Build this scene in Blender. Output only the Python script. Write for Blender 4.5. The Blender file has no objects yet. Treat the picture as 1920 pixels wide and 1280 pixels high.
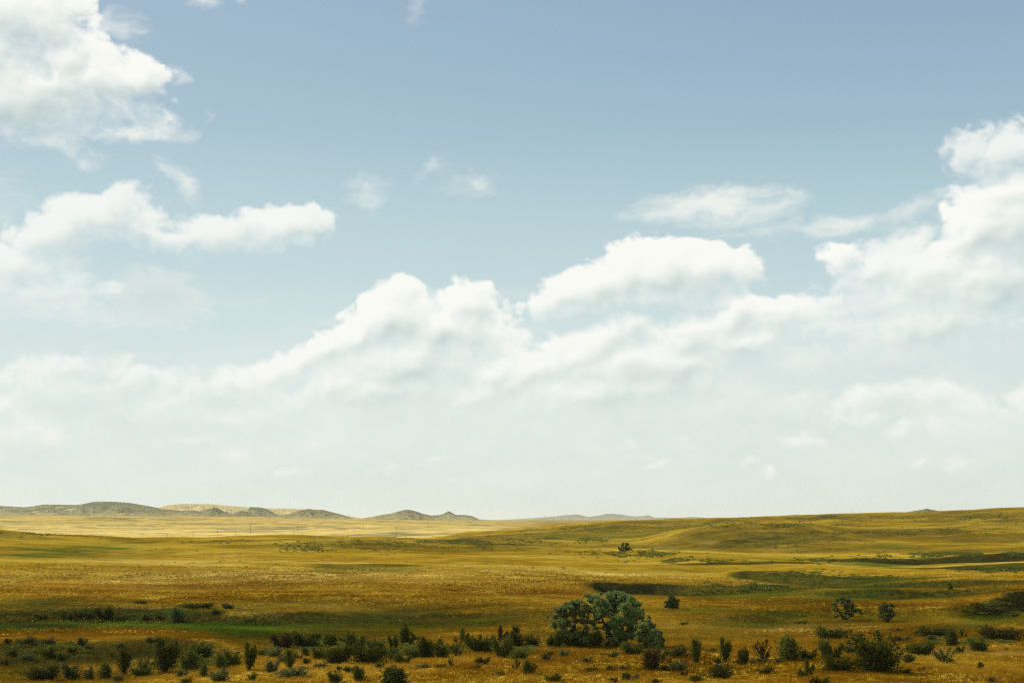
import bpy, math, random
import numpy as np

C = bpy.context.scene.collection
SC = bpy.context.scene
# ------------------------------------------------------------------ camera, exposure, sun
F, CX, CY, HOR = 2667.0, 960.0, 640.0, 970.0          # focal length and frame in photograph pixels
PITCH = math.atan((HOR-CY)/F)
EYE = 12.0
cam_d = bpy.data.cameras.new('camera'); cam = bpy.data.objects.new('camera', cam_d); C.objects.link(cam)
cam.location = (0, 0, EYE); cam.rotation_euler = (math.pi/2+PITCH, 0, 0)
cam_d.sensor_width = 36; cam_d.lens = 36*F/1920; cam_d.clip_start = .1; cam_d.clip_end = 60000
SC.camera = cam
SC.view_settings.view_transform = 'Standard'; SC.view_settings.look = 'None'
SC.view_settings.exposure = 0; SC.view_settings.gamma = 1
SC.cycles.use_denoising = False; SC.cycles.filter_width = 1.1
SC.cycles.max_bounces = 6; SC.cycles.volume_bounces = 3; SC.cycles.diffuse_bounces = 3; SC.cycles.transparent_max_bounces = 8
SUN_EL, SUN_AZ = math.radians(41), math.radians(-56)     # azimuth from the view direction, negative to the left
sd = bpy.data.lights.new('sun', 'SUN'); sun = bpy.data.objects.new('sun', sd); C.objects.link(sun)
sd.energy = 4.9; sd.angle = math.radians(.6); sd.color = (1, .95, .83)
sun.rotation_euler = (math.pi/2-SUN_EL, 0, math.pi-SUN_AZ)
sun.location = (-40, 20, 60)
# ---- cloud field, laid out by direction (azimuth, elevation) ----
def perlin(x, y, seed):
    rs = np.random.RandomState(seed); n = 256
    a = rs.rand(n, n).astype(np.float32)*2*np.pi
    gx, gy = np.cos(a), np.sin(a)
    xi = np.floor(x).astype(np.int32); yi = np.floor(y).astype(np.int32)
    fx = (x-xi).astype(np.float32); fy = (y-yi).astype(np.float32)
    u = fx*fx*fx*(fx*(fx*6-15)+10); v = fy*fy*fy*(fy*(fy*6-15)+10)
    x0 = xi & 255; x1 = (xi+1) & 255; y0 = yi & 255; y1 = (yi+1) & 255
    def g(X, Y, dx, dy): return gx[Y, X]*dx+gy[Y, X]*dy
    a0 = g(x0, y0, fx, fy); a1 = g(x1, y0, fx-1, fy); b0 = g(x0, y1, fx, fy-1); b1 = g(x1, y1, fx-1, fy-1)
    p = a0+(a1-a0)*u; q = b0+(b1-b0)*u
    return (p+(q-p)*v)*1.5
def fbm(x, y, seed, octv=5, gain=0.5, billow=False):
    s = 0; a = 1.0; t = 0
    for o in range(octv):
        n = perlin(x*2**o+13.7*o, y*2**o+7.3*o, seed+o)
        s = s + a*((1-2.2*np.abs(n)) if billow else n); t += a; a *= gain
    return s/t
def worley(x, y, seed):
    # rounded bumps: 1 at cell centres, 0 at their borders
    rs = np.random.RandomState(seed); jx = rs.rand(256, 256).astype(np.float32); jy = rs.rand(256, 256).astype(np.float32)
    xi = np.floor(x).astype(np.int32); yi = np.floor(y).astype(np.int32); d = np.full(x.shape, 9., np.float32)
    for a in (-1, 0, 1):
        for b in (-1, 0, 1):
            X = xi+a; Y = yi+b; i, j = Y & 255, X & 255
            d = np.minimum(d, (X+jx[i, j]-x)**2+(Y+jy[i, j]-y)**2)
    return 1-np.minimum(d, 1)
def sstep(a, b, x):
    t = np.clip((x-a)/(b-a), 0, 1); return t*t*(3-2*t)
def blur(img, sig):
    from numpy.fft import rfft2, irfft2
    h, w = img.shape; p = int(3*sig)+2
    im = np.pad(img, p, mode='edge'); H, W = im.shape
    ky = np.fft.fftfreq(H)[:, None]; kx = np.fft.rfftfreq(W)[None, :]
    r = irfft2(rfft2(im)*np.exp(-2*(np.pi*sig)**2*(kx*kx+ky*ky)), s=(H, W))
    return r[p:p+h, p:p+w].astype(np.float32)
def shift(img, dx, dy):
    # sample img at (x+dx, y+dy), edge clamped, bilinear
    h, w = img.shape
    xs = np.clip(np.arange(w)+dx, 0, w-1.001); ys = np.clip(np.arange(h)+dy, 0, h-1.001)
    x0 = xs.astype(int); y0 = ys.astype(int); fx = (xs-x0)[None, :].astype(np.float32); fy = (ys-y0)[:, None].astype(np.float32)
    a = img[y0][:, x0]*(1-fx)+img[y0][:, x0+1]*fx; b = img[y0+1][:, x0]*(1-fx)+img[y0+1][:, x0+1]*fx
    return a*(1-fy)+b*fy
# cx, cy, rx, ry, tilt deg, strength, thickness (opacity), crispness, grey
CUM = [  # cumulus heaps
 (20,20,150,75,-10,1,1),(90,55,75,55,0,.8,1),(70,165,190,75,0,1,1),(190,150,90,60,15,1,1),(262,150,45,45,0,1,1),(130,120,70,45,0,.9,1),(20,190,150,70,0,1,1),(-60,120,160,150,0,1,1),
 (150,240,26,48,10,.7,.8),(230,215,60,30,0,.6,.8),
 (190,410,100,48,-8,.9,.8),(240,385,40,40,0,.7,.7),(110,440,90,42,-15,.9,.75),(60,500,110,45,-5,.9,.7),(90,550,130,38,-5,.8,.65),(290,440,80,30,25,.8,.7),(-40,540,120,60,0,.8,.7),
 (420,445,110,34,-4,.9,.75),(530,428,85,38,-4,1,.85),(575,425,44,36,0,.9,.8),
 (740,600,85,56,-15,1.1,1),(690,625,100,45,-30,1.,1),(600,668,100,38,-33,1.,.95),(520,700,75,24,-25,.9,.9),(440,715,70,22,-10,.8,.8),(880,580,60,38,0,1,1),(830,620,110,50,0,1.,1),(760,680,190,60,-8,1,.9),(890,642,65,20,-10,.9,.9),(640,730,140,40,-12,.9,.8),
 (1130,535,115,50,-14,1,1),(1230,515,120,58,0,1.1,1),(1330,510,75,48,5,1,1),(1395,505,36,36,0,.9,.95),(1200,478,40,28,0,.9,1),(1275,482,32,22,0,.9,1),(1345,485,30,30,0,.9,1),(1060,555,75,32,-10,.8,.9),(1210,560,170,30,0,1,1),
 (1490,590,36,30,0,1,1),(1190,610,46,32,0,1,1),(1135,650,56,40,0,1,1),(1290,622,56,40,0,1,1),(1385,588,50,34,0,1,1),(1050,664,28,24,0,.9,.95),(1250,690,140,52,-4,1,.95),(1390,650,110,42,-6,1,.9),(940,700,70,40,-20,1,.9),(745,566,62,36,-8,1,1),(884,562,44,30,0,1,1),(1440,597,60,32,-5,1,.95),(1380,610,70,34,-12,1,.95),(1290,640,110,36,-10,1,.95),(1190,630,50,24,-10,.9,.95),(1110,672,100,38,-8,1,.95),(1180,690,150,48,-10,1,.85),(1000,705,110,42,-22,1,.9),(900,745,130,34,-14,1,.85),(1060,745,170,32,-6,.9,.8),
 (1890,285,75,42,-12,.8,.75),(1830,270,45,26,-10,.6,.6),(1860,305,50,24,0,.6,.7),(1900,370,90,45,-10,1.1,1),(1850,370,42,28,-10,1,1),(1890,420,110,70,0,1.1,1),(1840,440,70,44,-15,1.1,1),(1790,462,36,26,0,1,1),(1990,400,130,120,0,1.1,1),
 (1572,478,34,20,0,1,1),(1640,510,80,38,-20,.9,.85),(1710,470,40,30,-30,.9,.8),(1740,520,140,60,-5,1,.9),(1860,520,160,70,0,1,.95),(1680,570,150,44,0,.8,.7),(1820,560,110,34,5,.9,.9),(1523,624,24,10,-5,.8,.8),
 (1770,752,64,26,8,.8,.7),(1735,748,36,16,-4,.8,.75),(1505,740,42,24,-15,.85,.7),(1410,742,36,28,0,.8,.7),(1335,762,60,20,-10,.8,.65),(1925,760,40,40,0,.7,.6),(15,765,34,28,0,.8,.7),(240,710,52,26,0,.75,.55),(125,718,36,18,0,.6,.45),(1240,770,90,20,-15,.5,.5),(320,760,110,26,-5,.35,.3),
 (560,785,200,34,-3,.6,.45),(700,740,230,52,-6,.9,.75),(1140,740,260,56,-8,.9,.78),(1750,615,220,64,-3,.9,.75),(1490,680,170,36,-10,.7,.4),(1640,470,60,20,-25,.7,.5),(1150,785,220,34,-4,.55,.4),(950,800,280,34,0,.55,.4),
]
_r = np.random.RandomState(77)
for _i in range(44):   # small far heaps low over the horizon
    _y = _r.uniform(690, 890); _k = 1.2-(_y-690)/260
    CUM.append((_r.uniform(0, 1920), _y, _r.uniform(30, 85)*_k, _r.uniform(14, 26)*_k, _r.uniform(-14, 2), _r.uniform(.65, .95), _r.uniform(.5, .8)))
WISP = [ # thin fair-weather streaks
 (268,252,82,14,-6,.8,.7),(235,55,34,20,-5,.6,.6),(205,35,18,10,0,.4,.5),(370,4,24,16,0,.8,.7),(445,0,14,6,0,.5,.5),(325,127,16,9,0,.5,.5),(340,145,12,8,0,.5,.5),(348,342,42,15,42,.75,.6),(308,314,16,7,40,.5,.5),
 (688,362,32,26,-20,.55,.45),(885,350,42,18,-8,.6,.5),(808,312,22,14,-30,.45,.4),(775,10,14,12,0,.3,.3),
 (1340,382,125,30,-4,.9,.8),(1270,402,70,12,-3,.6,.5),(1400,405,70,14,-5,.6,.5),(1610,414,140,13,-8,.8,.65),(1720,390,50,10,-28,.5,.5),(1500,370,14,8,-20,.4,.4),(1430,432,60,5,-3,.4,.4),
 (300,560,85,48,0,.9,.62),(150,585,70,20,0,.8,.5),(200,590,14,12,0,.6,.6),(425,570,50,7,-5,.5,.4),(25,240,30,14,-20,.5,.5),(95,265,14,10,0,.5,.5),(160,300,18,10,0,.4,.4),(395,215,8,7,0,.3,.3),(0,350,40,20,0,.3,.3),(0,410,16,14,0,.4,.4),(40,445,12,8,0,.4,.4),
 (630,440,14,10,0,.4,.4),(640,590,40,8,-20,.4,.4),(975,548,40,10,0,.35,.3),
]
def px2dir(px, py):
    x = (px-960)/F; t = (640-py)/F
    dy = math.cos(PITCH)-t*math.sin(PITCH); dz = math.sin(PITCH)+t*math.cos(PITCH)
    return math.atan2(x, dy), math.atan2(dz, math.hypot(x, dy))
X0, X1, Y0, Y1 = -1100, 3020, -700, 1010          # az*F+960 , HOR-el*F
def clouds(res=0.55):
    w = int((X1-X0)*res); h = int((Y1-Y0)*res)
    gx, gy = np.meshgrid(np.linspace(X0, X1, w, dtype=np.float32), np.linspace(Y0, Y1, h, dtype=np.float32))
    rs = np.random.RandomState(5)
    extra = []
    for i in range(46):                           # more heaps of the same sky on both sides of the view
        side = -1 if i % 2 else 1
        ex = 960+side*rs.uniform(1250, 2000); ey = rs.uniform(250, 800)
        k = 1.25-ey/900
        for j in range(5):
            extra.append((ex+rs.uniform(-1, 1)*150*k, ey+rs.uniform(-1, .5)*45*k, rs.uniform(60, 150)*k, rs.uniform(25, 50)*k, rs.uniform(-15, 5), 1, .9))
    # stretch grows with elevation; finer towards the horizon
    sc = 1.0/(0.45+0.55*np.clip((HOR-gy)/700, 0, 1.2))
    U = gx/150.; V = gy/105.
    w1 = fbm(U*1.1, V*1.1, 11, 4); w2 = fbm(U*1.1+40, V*1.1+9, 23, 4)
    big = fbm(U*.9+w1*.5, V*1.1+w2*.5, 31, 5, .52)
    bil = fbm(U*2.3+w1*.5, V*2.0+w2*.5, 47, 5, .5, True)
    bil2 = fbm(U*5.2+w1*.5, V*4.6+w2*.5, 57, 5, .44, True)
    wl = .62*worley(U*3.0+w1*.7, V*2.5+w2*.7, 131)+.38*worley(U*6.5+w1*1.2, V*5.6+w2*1.2, 137)
    fine = fbm(U*7+w1*2, V*8+w2*2, 61, 4, .6)
    ax = gx+w1*30+fbm(U*4, V*4, 71, 3)*12; ay = gy+w2*22+fbm(U*4+5, V*4+5, 83, 3)*10
    def field(lst, flat):
        P = np.full(gx.shape, -2, np.float32); O = np.zeros(gx.shape, np.float32)
        for (cx, cy, rx, ry, an, st, op) in lst:
            if lst is not extra:
                a, e = px2dir(cx, cy); cx, cy = a*F+960, HOR-e*F
            m = 2.2
            ex = max(rx, ry)*m+60
            i0 = max(0, int((cx-ex-X0)*res)); i1 = min(w, int((cx+ex-X0)*res)); j0 = max(0, int((cy-ex-Y0)*res)); j1 = min(h, int((cy+ex-Y0)*res))
            if i1 <= i0 or j1 <= j0: continue
            X = ax[j0:j1, i0:i1]-cx; Y = ay[j0:j1, i0:i1]-cy; c, s = math.cos(math.radians(an)), math.sin(math.radians(an))
            x = (X*c+Y*s)/rx; y = (-X*s+Y*c)/ry
            y = np.where(y > 0, y*flat, y)
            b = st*(1-(x*x+y*y)**.5*.95)*np.clip(min(rx, ry)/40, .5, 1.15)
            d = P[j0:j1, i0:i1]; k = .22
            mx = np.maximum(d, b)
            new = mx+k*.5*np.exp(-np.abs(d-b)/k)
            wgt = 1/(1+np.exp(-np.clip((b-d)/.15,-30,30)))
            O[j0:j1, i0:i1] = O[j0:j1, i0:i1]*(1-wgt)+op*wgt
            P[j0:j1, i0:i1] = np.where(b > -1.5, new, d)
        return P, O
    P, O = field(CUM+extra if False else CUM, 1.1)
    Pe, Oe = field(extra, 1.3)
    O = np.where(Pe > P, Oe, O); P = np.maximum(P, Pe)
    d1 = P+.20*big+.20*(bil-.25)+.46*(wl-.62)+.12*(bil2-.25)*np.clip(.9-P,.3,.9)+.02*fine+.02
    # crisp upper edges, soft lower ones
    soft = np.clip(blur(sstep(-.05, .6, shift(P, 0, -34*res)), 10), 0, 1)
    a1 = sstep(.0, .26+.9*soft+.6*np.clip(.95-blur(O,6),0,.6), d1)*(0.35+.65*O)
    thick = np.clip(d1, 0, 1.3)*a1
    # light reaching each point: optical depth towards the sun (up and to the left)
    occ = 0; tot = 0
    for k, L in enumerate((8, 18, 34, 56, 84, 120, 160)):
        wt = 1.0; occ = occ+wt*shift(blur(thick, 2+L*.18*res), -.35*L*res, -L*res); tot += wt
    occ = occ/tot
    tb = blur(thick, 2.2); rel = shift(tb, -5*res, -7*res)-shift(tb, 5*res, 7*res)
    tb2 = blur(thick, 7); rel2 = shift(tb2, -12*res, -16*res)-shift(tb2, 12*res, 16*res)
    shade = 1.05-occ*.58-rel*.55-rel2*.22+.05*(bil-.2)+.06*(bil2-.25)+.05*(wl-.6)
    Pw, Ow = field(WISP, 1.0)
    streak = fbm(U*1.6+V*.5+w1, V*4.5+w2, 91, 5, .6)
    a2 = sstep(-.15, .55, Pw+.36*streak+.30*(wl-.6))*np.clip(Ow*1.3, 0, 1)
    a = 1-(1-a1)*(1-a2*.95)
    # thin veil that thickens towards the horizon
    veil = sstep(480, 880, gy)*(.42+.75*np.clip(fbm(U*.5+3, V*1.1+w1*.6, 101, 6, .58)+.25, 0, 1))*.72
    gw = .80+.1*streak-.46*np.exp(-((gx-310)/110)**2-((gy-575)/55)**2)
    g = np.where(a1+a2 > 1e-3, (shade*a1+gw*a2*(1-a1))/(a1+a2*(1-a1)+1e-4), .8)
    vs = .76+.46*fbm(U*.8+9, V*1.7+w2*.6, 111, 6, .6)
    A = 1-(1-a)*(1-veil)
    g = (g*a+vs*veil*(1-a))/(A+1e-4)
    return A.astype(np.float32), np.clip(g, 0, 1.15).astype(np.float32), w, h
# ------------------------------------------------------------------ world: sky texture, haze tint, clouds by direction
def lin(r, g, b):
    f = lambda c: (c/255/12.92 if c <= 10 else ((c/255+.055)/1.055)**2.4)
    return (f(r), f(g), f(b), 1)
class NT:
    def __init__(s, tree): s.t = tree; s.n = tree.nodes; s.l = tree.links; s.n.clear()
    def add(s, typ, ins=None, **kw):
        nd = s.n.new(typ)
        for k, v in kw.items(): setattr(nd, k, v)
        for k, v in (ins or {}).items(): s.put(nd.inputs[k], v)
        return nd
    def put(s, sock, v):
        if isinstance(v, bpy.types.NodeSocket): s.l.new(v, sock)
        elif isinstance(v, bpy.types.Node): s.l.new(v.outputs[0], sock)
        else: sock.default_value = v
    def m(s, op, a, b=None, c=None, clamp=False):
        nd = s.add('ShaderNodeMath', operation=op, use_clamp=clamp)
        for i, v in enumerate((a, b, c)):
            if v is not None: s.put(nd.inputs[i], v)
        return nd.outputs[0]
    def mix(s, f, a, b, mode='MIX'):
        nd = s.add('ShaderNodeMix', data_type='RGBA', blend_type=mode, clamp_factor=True)
        s.put(nd.inputs[0], f); s.put(nd.inputs[6], a); s.put(nd.inputs[7], b)
        return nd.outputs[2]
    def ramp(s, f, stops, interp='LINEAR'):
        nd = s.add('ShaderNodeValToRGB'); cr = nd.color_ramp; cr.interpolation = interp
        while len(cr.elements) < len(stops): cr.elements.new(.5)
        for e, (p, c) in zip(cr.elements, stops): e.position = p; e.color = c if len(c) == 4 else (*c, 1)
        s.put(nd.inputs[0], f); return nd.outputs[0]
    def step(s, f, a, b, lo=0., hi=1.):
        nd = s.add('ShaderNodeMapRange', interpolation_type='SMOOTHSTEP')
        for k, v in zip(range(5), (f, a, b, lo, hi)): s.put(nd.inputs[k], v)
        return nd.outputs[0]
    def noise(s, vec, scale, detail=4, rough=.55, dist=0.):
        nd = s.add('ShaderNodeTexNoise', {'Vector': vec, 'Scale': scale, 'Detail': detail, 'Roughness': rough, 'Distortion': dist})
        return nd.outputs[0]
A_, G_, MW, MH = clouds(.6)
img = bpy.data.images.new('cloud_field', MW, MH, alpha=True, float_buffer=True)
img.colorspace_settings.name = 'Non-Color'
px = np.zeros((MH, MW, 4), np.float32); px[..., 0] = A_[::-1]; px[..., 1] = G_[::-1]; px[..., 3] = 1
img.pixels.foreach_set(px.ravel()); img.update(); img.pack()
world = bpy.data.worlds.new('World'); SC.world = world; world.use_nodes = True
n = NT(world.node_tree)
d = n.add('ShaderNodeTexCoord').outputs['Generated']
sep = n.add('ShaderNodeSeparateXYZ', {0: n.add('ShaderNodeVectorMath', {0: d}, operation='NORMALIZE').outputs[0]})
az = n.m('ARCTAN2', sep.outputs[0], sep.outputs[1]); el = n.m('ARCSINE', sep.outputs[2])
u = n.m('DIVIDE', n.m('SUBTRACT', n.m('MULTIPLY_ADD', az, F, CX), float(X0)), float(X1-X0))
v = n.m('SUBTRACT', 1., n.m('DIVIDE', n.m('SUBTRACT', n.m('MULTIPLY_ADD', el, -F, HOR), float(Y0)), float(Y1-Y0)))
tex = n.add('ShaderNodeTexImage', {0: n.add('ShaderNodeCombineXYZ', {0: u, 1: v})}, image=img, extension='CLIP', interpolation='Cubic')
ts = n.add('ShaderNodeSeparateColor', {0: tex.outputs[0]})
sky = n.add('ShaderNodeTexSky', sky_type='NISHITA', sun_disc=False, sun_elevation=SUN_EL, sun_rotation=SUN_AZ % (2*math.pi), altitude=800, air_density=1.0, dust_density=1.5, ozone_density=1.2)
nish = n.add('ShaderNodeVectorMath', {0: sky.outputs[0], 1: (.1, .1, .1)}, operation='MULTIPLY').outputs[0]
tint = n.ramp(n.m('DIVIDE', el, .5, clamp=True), [(0, lin(222, 232, 224)), (.12, lin(219, 231, 225)), (.276, lin(206, 225, 225)), (.426, lin(184, 210, 215)), (.537, lin(163, 191, 206)), (.645, lin(152, 180, 200)), (.75, lin(144, 171, 196)), (1, lin(122, 152, 190))])
base = n.mix(n.step(az, .40, -.50, 0., .20), n.mix(.88, nish, tint), lin(206, 223, 224))
k = n.m('MULTIPLY', n.m('POWER', 2.718, n.m('DIVIDE', el, -.045)), .75, clamp=True)
cl = n.ramp(n.m('DIVIDE', ts.outputs[1], 1.15), [(0, lin(190, 206, 206)), (.3, lin(212, 223, 220)), (.56, lin(230, 236, 231)), (.8, lin(244, 246, 240)), (1, lin(251, 251, 246))])
cl = n.mix(k, cl, lin(221, 231, 223))
col = n.mix(ts.outputs[0], base, cl)
col = n.add('ShaderNodeVectorMath', {0: col, 1: (10, 10, 10)}, operation='MULTIPLY').outputs[0]
bg = n.add('ShaderNodeBackground', {0: col, 1: .1})
n.add('ShaderNodeOutputWorld', {0: bg.outputs[0]})
world.cycles.sampling_method = 'MANUAL'; world.cycles.sample_map_resolution = 1024
# ------------------------------------------------------------------ terrain
def tag(o, label=None, cat=None, group=None, kind=None):
    if label: o['label'] = label
    if cat: o['category'] = cat
    if group: o['group'] = group
    if kind: o['kind'] = kind
    return o
def mesh_np(name, V, faces, mats, attrs=None, smooth=True, parent=None):
    """V (n,3); faces (m,k) int array; attrs {name: (n,) float}"""
    me = bpy.data.meshes.new(name); V = np.ascontiguousarray(V, np.float32); faces = np.ascontiguousarray(faces, np.int32)
    nf, k = faces.shape
    me.vertices.add(len(V)); me.vertices.foreach_set('co', V.ravel())
    me.loops.add(nf*k); me.loops.foreach_set('vertex_index', faces.ravel())
    me.polygons.add(nf); me.polygons.foreach_set('loop_start', np.arange(nf, dtype=np.int32)*k)
    me.polygons.foreach_set('use_smooth', np.full(nf, smooth, bool))
    me.update(calc_edges=True)
    for a, val in (attrs or {}).items():
        at = me.attributes.new(a, 'FLOAT', 'POINT'); at.data.foreach_set('value', np.ascontiguousarray(val, np.float32))
    for m_ in (mats if isinstance(mats, (list, tuple)) else [mats]): me.materials.append(m_)
    o = bpy.data.objects.new(name, me); C.objects.link(o)
    if parent: o.parent = parent
    return o
RST = np.array([2, 10, 30, 60, 95, 120, 140, 165, 195, 230, 280, 350, 450, 600, 700, 850, 1100, 1500, 1900, 2400, 3200, 4500, 7000, 12000, 21000], float)
# at each column of the photograph: height of the land at these distances; a value over 500 is a photograph row instead
COLS = {
 -300: [10.3, 9.6, 5, 0, -.6, -.5, .45, -.25, .1, .8, 1.9, 3.2, 5.0, 988, 6, 2, -9, -13, 1004, 989, 976, 965, 6, -8, -20],
 0:    [10.3, 9.6, 5, 0, -.6, -.5, .4, -.25, .1, .9, 1.9, 3.0, 4.6, 994, 4, 0, -10, -13, 1003, 989, 976, 965.5, 6, -8, -20],
 130:  [10.3, 9.6, 5, 0, -.6, -.5, .4, -.25, .1, .8, 1.6, 2.5, 3.3, 1003, 2, -3, -11, -13, 1003, 989, 976, 966, 6, -8, -20],
 270:  [10.3, 9.6, 5, 0, -.5, -.4, .5, -.25, .1, .7, 1.3, 1.9, 2.3, 1013, 0, -5, -12, -14, 1004, 990, 977, 967, 5, -8, -20],
 480:  [10.3, 9.6, 5, 0, -.3, -.2, -.2, -.25, .1, .6, 1.3, 2.0, 2.9, 1006, 2, -4, -11, -13, 1001, 990, 978, 969, 4, -8, -20],
 720:  [10.3, 9.6, 5, 0, -.2, 0, -.2, -.5, -.2, .5, 1.2, 1.8, 2.6, 1008, 2, -3, -9, -10, 999, 990, 981, 974, 2, -8, -20],
 900:  [10.3, 9.6, 5, 0, 0, .1, 0, -.2, 0, .4, .9, 1.5, 1.9, 1014, 1.5, 1003, 997, -4, -8, 990, 983, 977.5, 0, -8, -20],
 1040: [10.3, 9.6, 5, 0, .2, .2, .1, .1, .2, .4, .7, .9, .8, .4, .8, 3.0, 986, 2, -4, -6, 983, 978, 0, -8, -20],
 1180: [10.3, 9.6, 5, 0, .2, .2, .1, 0, 0, .1, .2, .3, .2, .2, .8, 3.4, 975, 5, 0, -3, -5, -4, 0, -8, -20],
 1300: [10.3, 9.6, 5, 0, .2, .2, .1, 0, 0, 0, .1, .1, 0, 1.4, 990, 5.2, 971.5, 6, 2, -2, -4, -4, 0, -8, -20],
 1400: [10.3, 9.6, 5, 0, .2, .2, .1, 0, 0, 0, .2, .2, 0, 3.0, 981, 6.6, 970, 6, 2, -2, -4, -4, 0, -8, -20],
 1480: [10.3, 9.6, 5, 0, .2, .2, .1, 0, .1, .1, .3, .3, .1, 2.6, 982, 7.2, 967.5, 7, 2, -2, -4, -4, 0, -8, -20],
 1600: [10.3, 9.6, 5, 0, .2, .2, .1, 0, .1, .2, .2, .2, .3, 2.0, 5.6, 8.4, 964, 8, 3, -2, -4, -4, 0, -8, -20],
 1760: [10.3, 9.6, 5, 0, .2, .1, 0, 0, .1, .4, .4, .3, .6, 2.2, 5.4, 9.0, 959, 10, 4, 0, -4, -4, 0, -8, -20],
 1920: [10.3, 9.6, 5, 0, .2, 0, -.1, -.3, .3, 1.0, .8, .5, 1.0, 2.6, 5.6, 9.6, 951, 13, 6, 2, -4, -4, 0, -8, -20],
 2220: [10.3, 9.6, 5, 0, .2, 0, -.1, -.3, .6, 1.6, 1.2, .8, 1.4, 3.2, 6.2, 10.5, 942, 16, 8, 4, -4, -4, 0, -8, -20],
}
def pchip(x, Y, xq):
    """monotone cubic along axis 1 of Y (cols, len(x))"""
    h = np.diff(x); dl = np.diff(Y, axis=1)/h
    d = np.zeros_like(Y); w1 = 2*h[1:]+h[:-1]; w2 = h[1:]+2*h[:-1]
    a, b = dl[:, :-1], dl[:, 1:]
    ok = a*b > 0
    with np.errstate(divide='ignore', invalid='ignore'):
        hm = (w1+w2)/(w1/np.where(ok, a, 1)+w2/np.where(ok, b, 1))
    d[:, 1:-1] = np.where(ok, hm, 0); d[:, 0] = dl[:, 0]; d[:, -1] = dl[:, -1]
    i = np.clip(np.searchsorted(x, xq)-1, 0, len(x)-2); t = (xq-x[i])/h[i]; hh = h[i]
    return (1+2*t)*(1-t)**2*Y[:, i]+t*(1-t)**2*hh*d[:, i]+t*t*(3-2*t)*Y[:, i+1]+t*t*(t-1)*hh*d[:, i+1]
_cols = sorted(COLS); _phi = []; _tab = []
for c in _cols:
    a, _ = px2dir(c, HOR); row = []
    for r, q in zip(RST, COLS[c]):
        row.append(q if q < 500 else EYE+r*math.tan(px2dir(c, q)[1]))
    _phi.append(a); _tab.append(row)
_phi = np.array(_phi); _tab = np.array(_tab)
NPH, NLR = 240, 1400
PHG = np.linspace(_phi[0], _phi[-1], NPH)
LRG = np.linspace(math.log(2), math.log(21000), NLR)
_t1 = pchip(_phi, _tab.T.copy(), PHG).T                 # columns refined
TABLE = pchip(np.log(RST), _t1, LRG)                    # (NPH, NLR)
def table(phi, r):
    a = np.clip((phi-PHG[0])/(PHG[-1]-PHG[0])*(NPH-1), 0, NPH-1.001); b = np.clip((np.log(np.maximum(r, 2))-LRG[0])/(LRG[-1]-LRG[0])*(NLR-1), 0, NLR-1.001)
    i = a.astype(int); j = b.astype(int); fa = a-i; fb = b-j
    return (TABLE[i, j]*(1-fb)+TABLE[i, j+1]*fb)*(1-fa)+(TABLE[i+1, j]*(1-fb)+TABLE[i+1, j+1]*fb)*fa
# banks: the land drops towards the camera along a line (px, distance), then rises again over a wide floor
# (points [(px, r, drop)], face width, floor width)
BANKS = [
 ([(-300, 196, 1.0), (0, 194, 1.1), (120, 196, 1.2), (220, 197, 1.3), (330, 192, 1.2), (420, 188, .9), (520, 184, .8), (640, 182, .5), (760, 184, .45), (900, 186, .4), (1000, 188, 0)], 7, 26),
 ([(-300, 141, .8), (0, 141, 1.), (100, 142, 1.1), (170, 140, .8), (230, 139, .9), (290, 142, 1.), (370, 144, .9), (430, 140, .5), (480, 136, 0)], 7, 24),
 ([(1085, 262, 0), (1110, 268, .5), (1130, 270, 2.0), (1170, 272, 3.2), (1225, 272, 3.0), (1265, 268, 1.6), (1350, 262, 1.2), (1440, 262, 1.0), (1520, 262, .5), (1600, 262, 0)], 11, 34),
 ([(1230, 396, 0), (1290, 398, 1.0), (1340, 400, 1.3), (1420, 404, 1.0), (1500, 410, .5), (1560, 410, 0)], 8, 50),
 ([(1500, 430, 0), (1600, 436, .7), (1660, 440, 1.5), (1720, 448, 2.1), (1800, 452, 2.1), (1920, 456, 2.2), (2100, 460, 1.8), (2220, 460, 0)], 12, 60),
 ([(1360, 325, 0), (1400, 330, 1.3), (1440, 320, 1.7), (1500, 312, 2.0), (1560, 306, 1.6), (1620, 300, .9), (1700, 296, .4), (1780, 296, 0)], 12, 40),
 ([(1560, 372, 0), (1640, 372, .6), (1760, 372, .8), (1830, 374, 1.5), (1900, 376, 1.5), (2100, 378, 1.2), (2220, 378, 0)], 9, 34),
 ([(1480, 240, 0), (1560, 238, .8), (1680, 238, 1.1), (1760, 242, .9), (1850, 248, .5), (1920, 254, 0)], 6, 22),
 ([(1430, 286, 0), (1540, 281, .6), (1660, 277, .9), (1780, 274, .9), (1900, 276, .7), (2050, 280, 0)], 6, 22),
 ([(1760, 196, 0), (1815, 205, .7), (1860, 216, 1.6), (1920, 228, 2.3), (2050, 240, 2.4), (2220, 250, 0)], 12, 34),
 ([(1300, 180, 0), (1380, 184, .6), (1440, 186, .8), (1500, 190, .5), (1600, 192, .4), (1700, 194, .5), (1780, 196, 0)], 5, 22),
 ([(560, 330, 0), (620, 330, .5), (760, 335, .5), (840, 330, 0)], 14, 60),
]
_bk = []
for pts, fw, ww in BANKS:
    _bk.append((np.array([px2dir(p[0], HOR)[0] for p in pts]), np.array([p[1] for p in pts], float), np.array([p[2] for p in pts], float), fw, ww))
def bank_s(phi, r, k, wob=0):
    ph, rr, hh, fw, ww = _bk[k]
    rb = np.interp(phi, ph, rr)+wob; H = np.interp(phi, ph, hh, left=0, right=0)
    return rb-r, H, fw, ww
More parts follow.
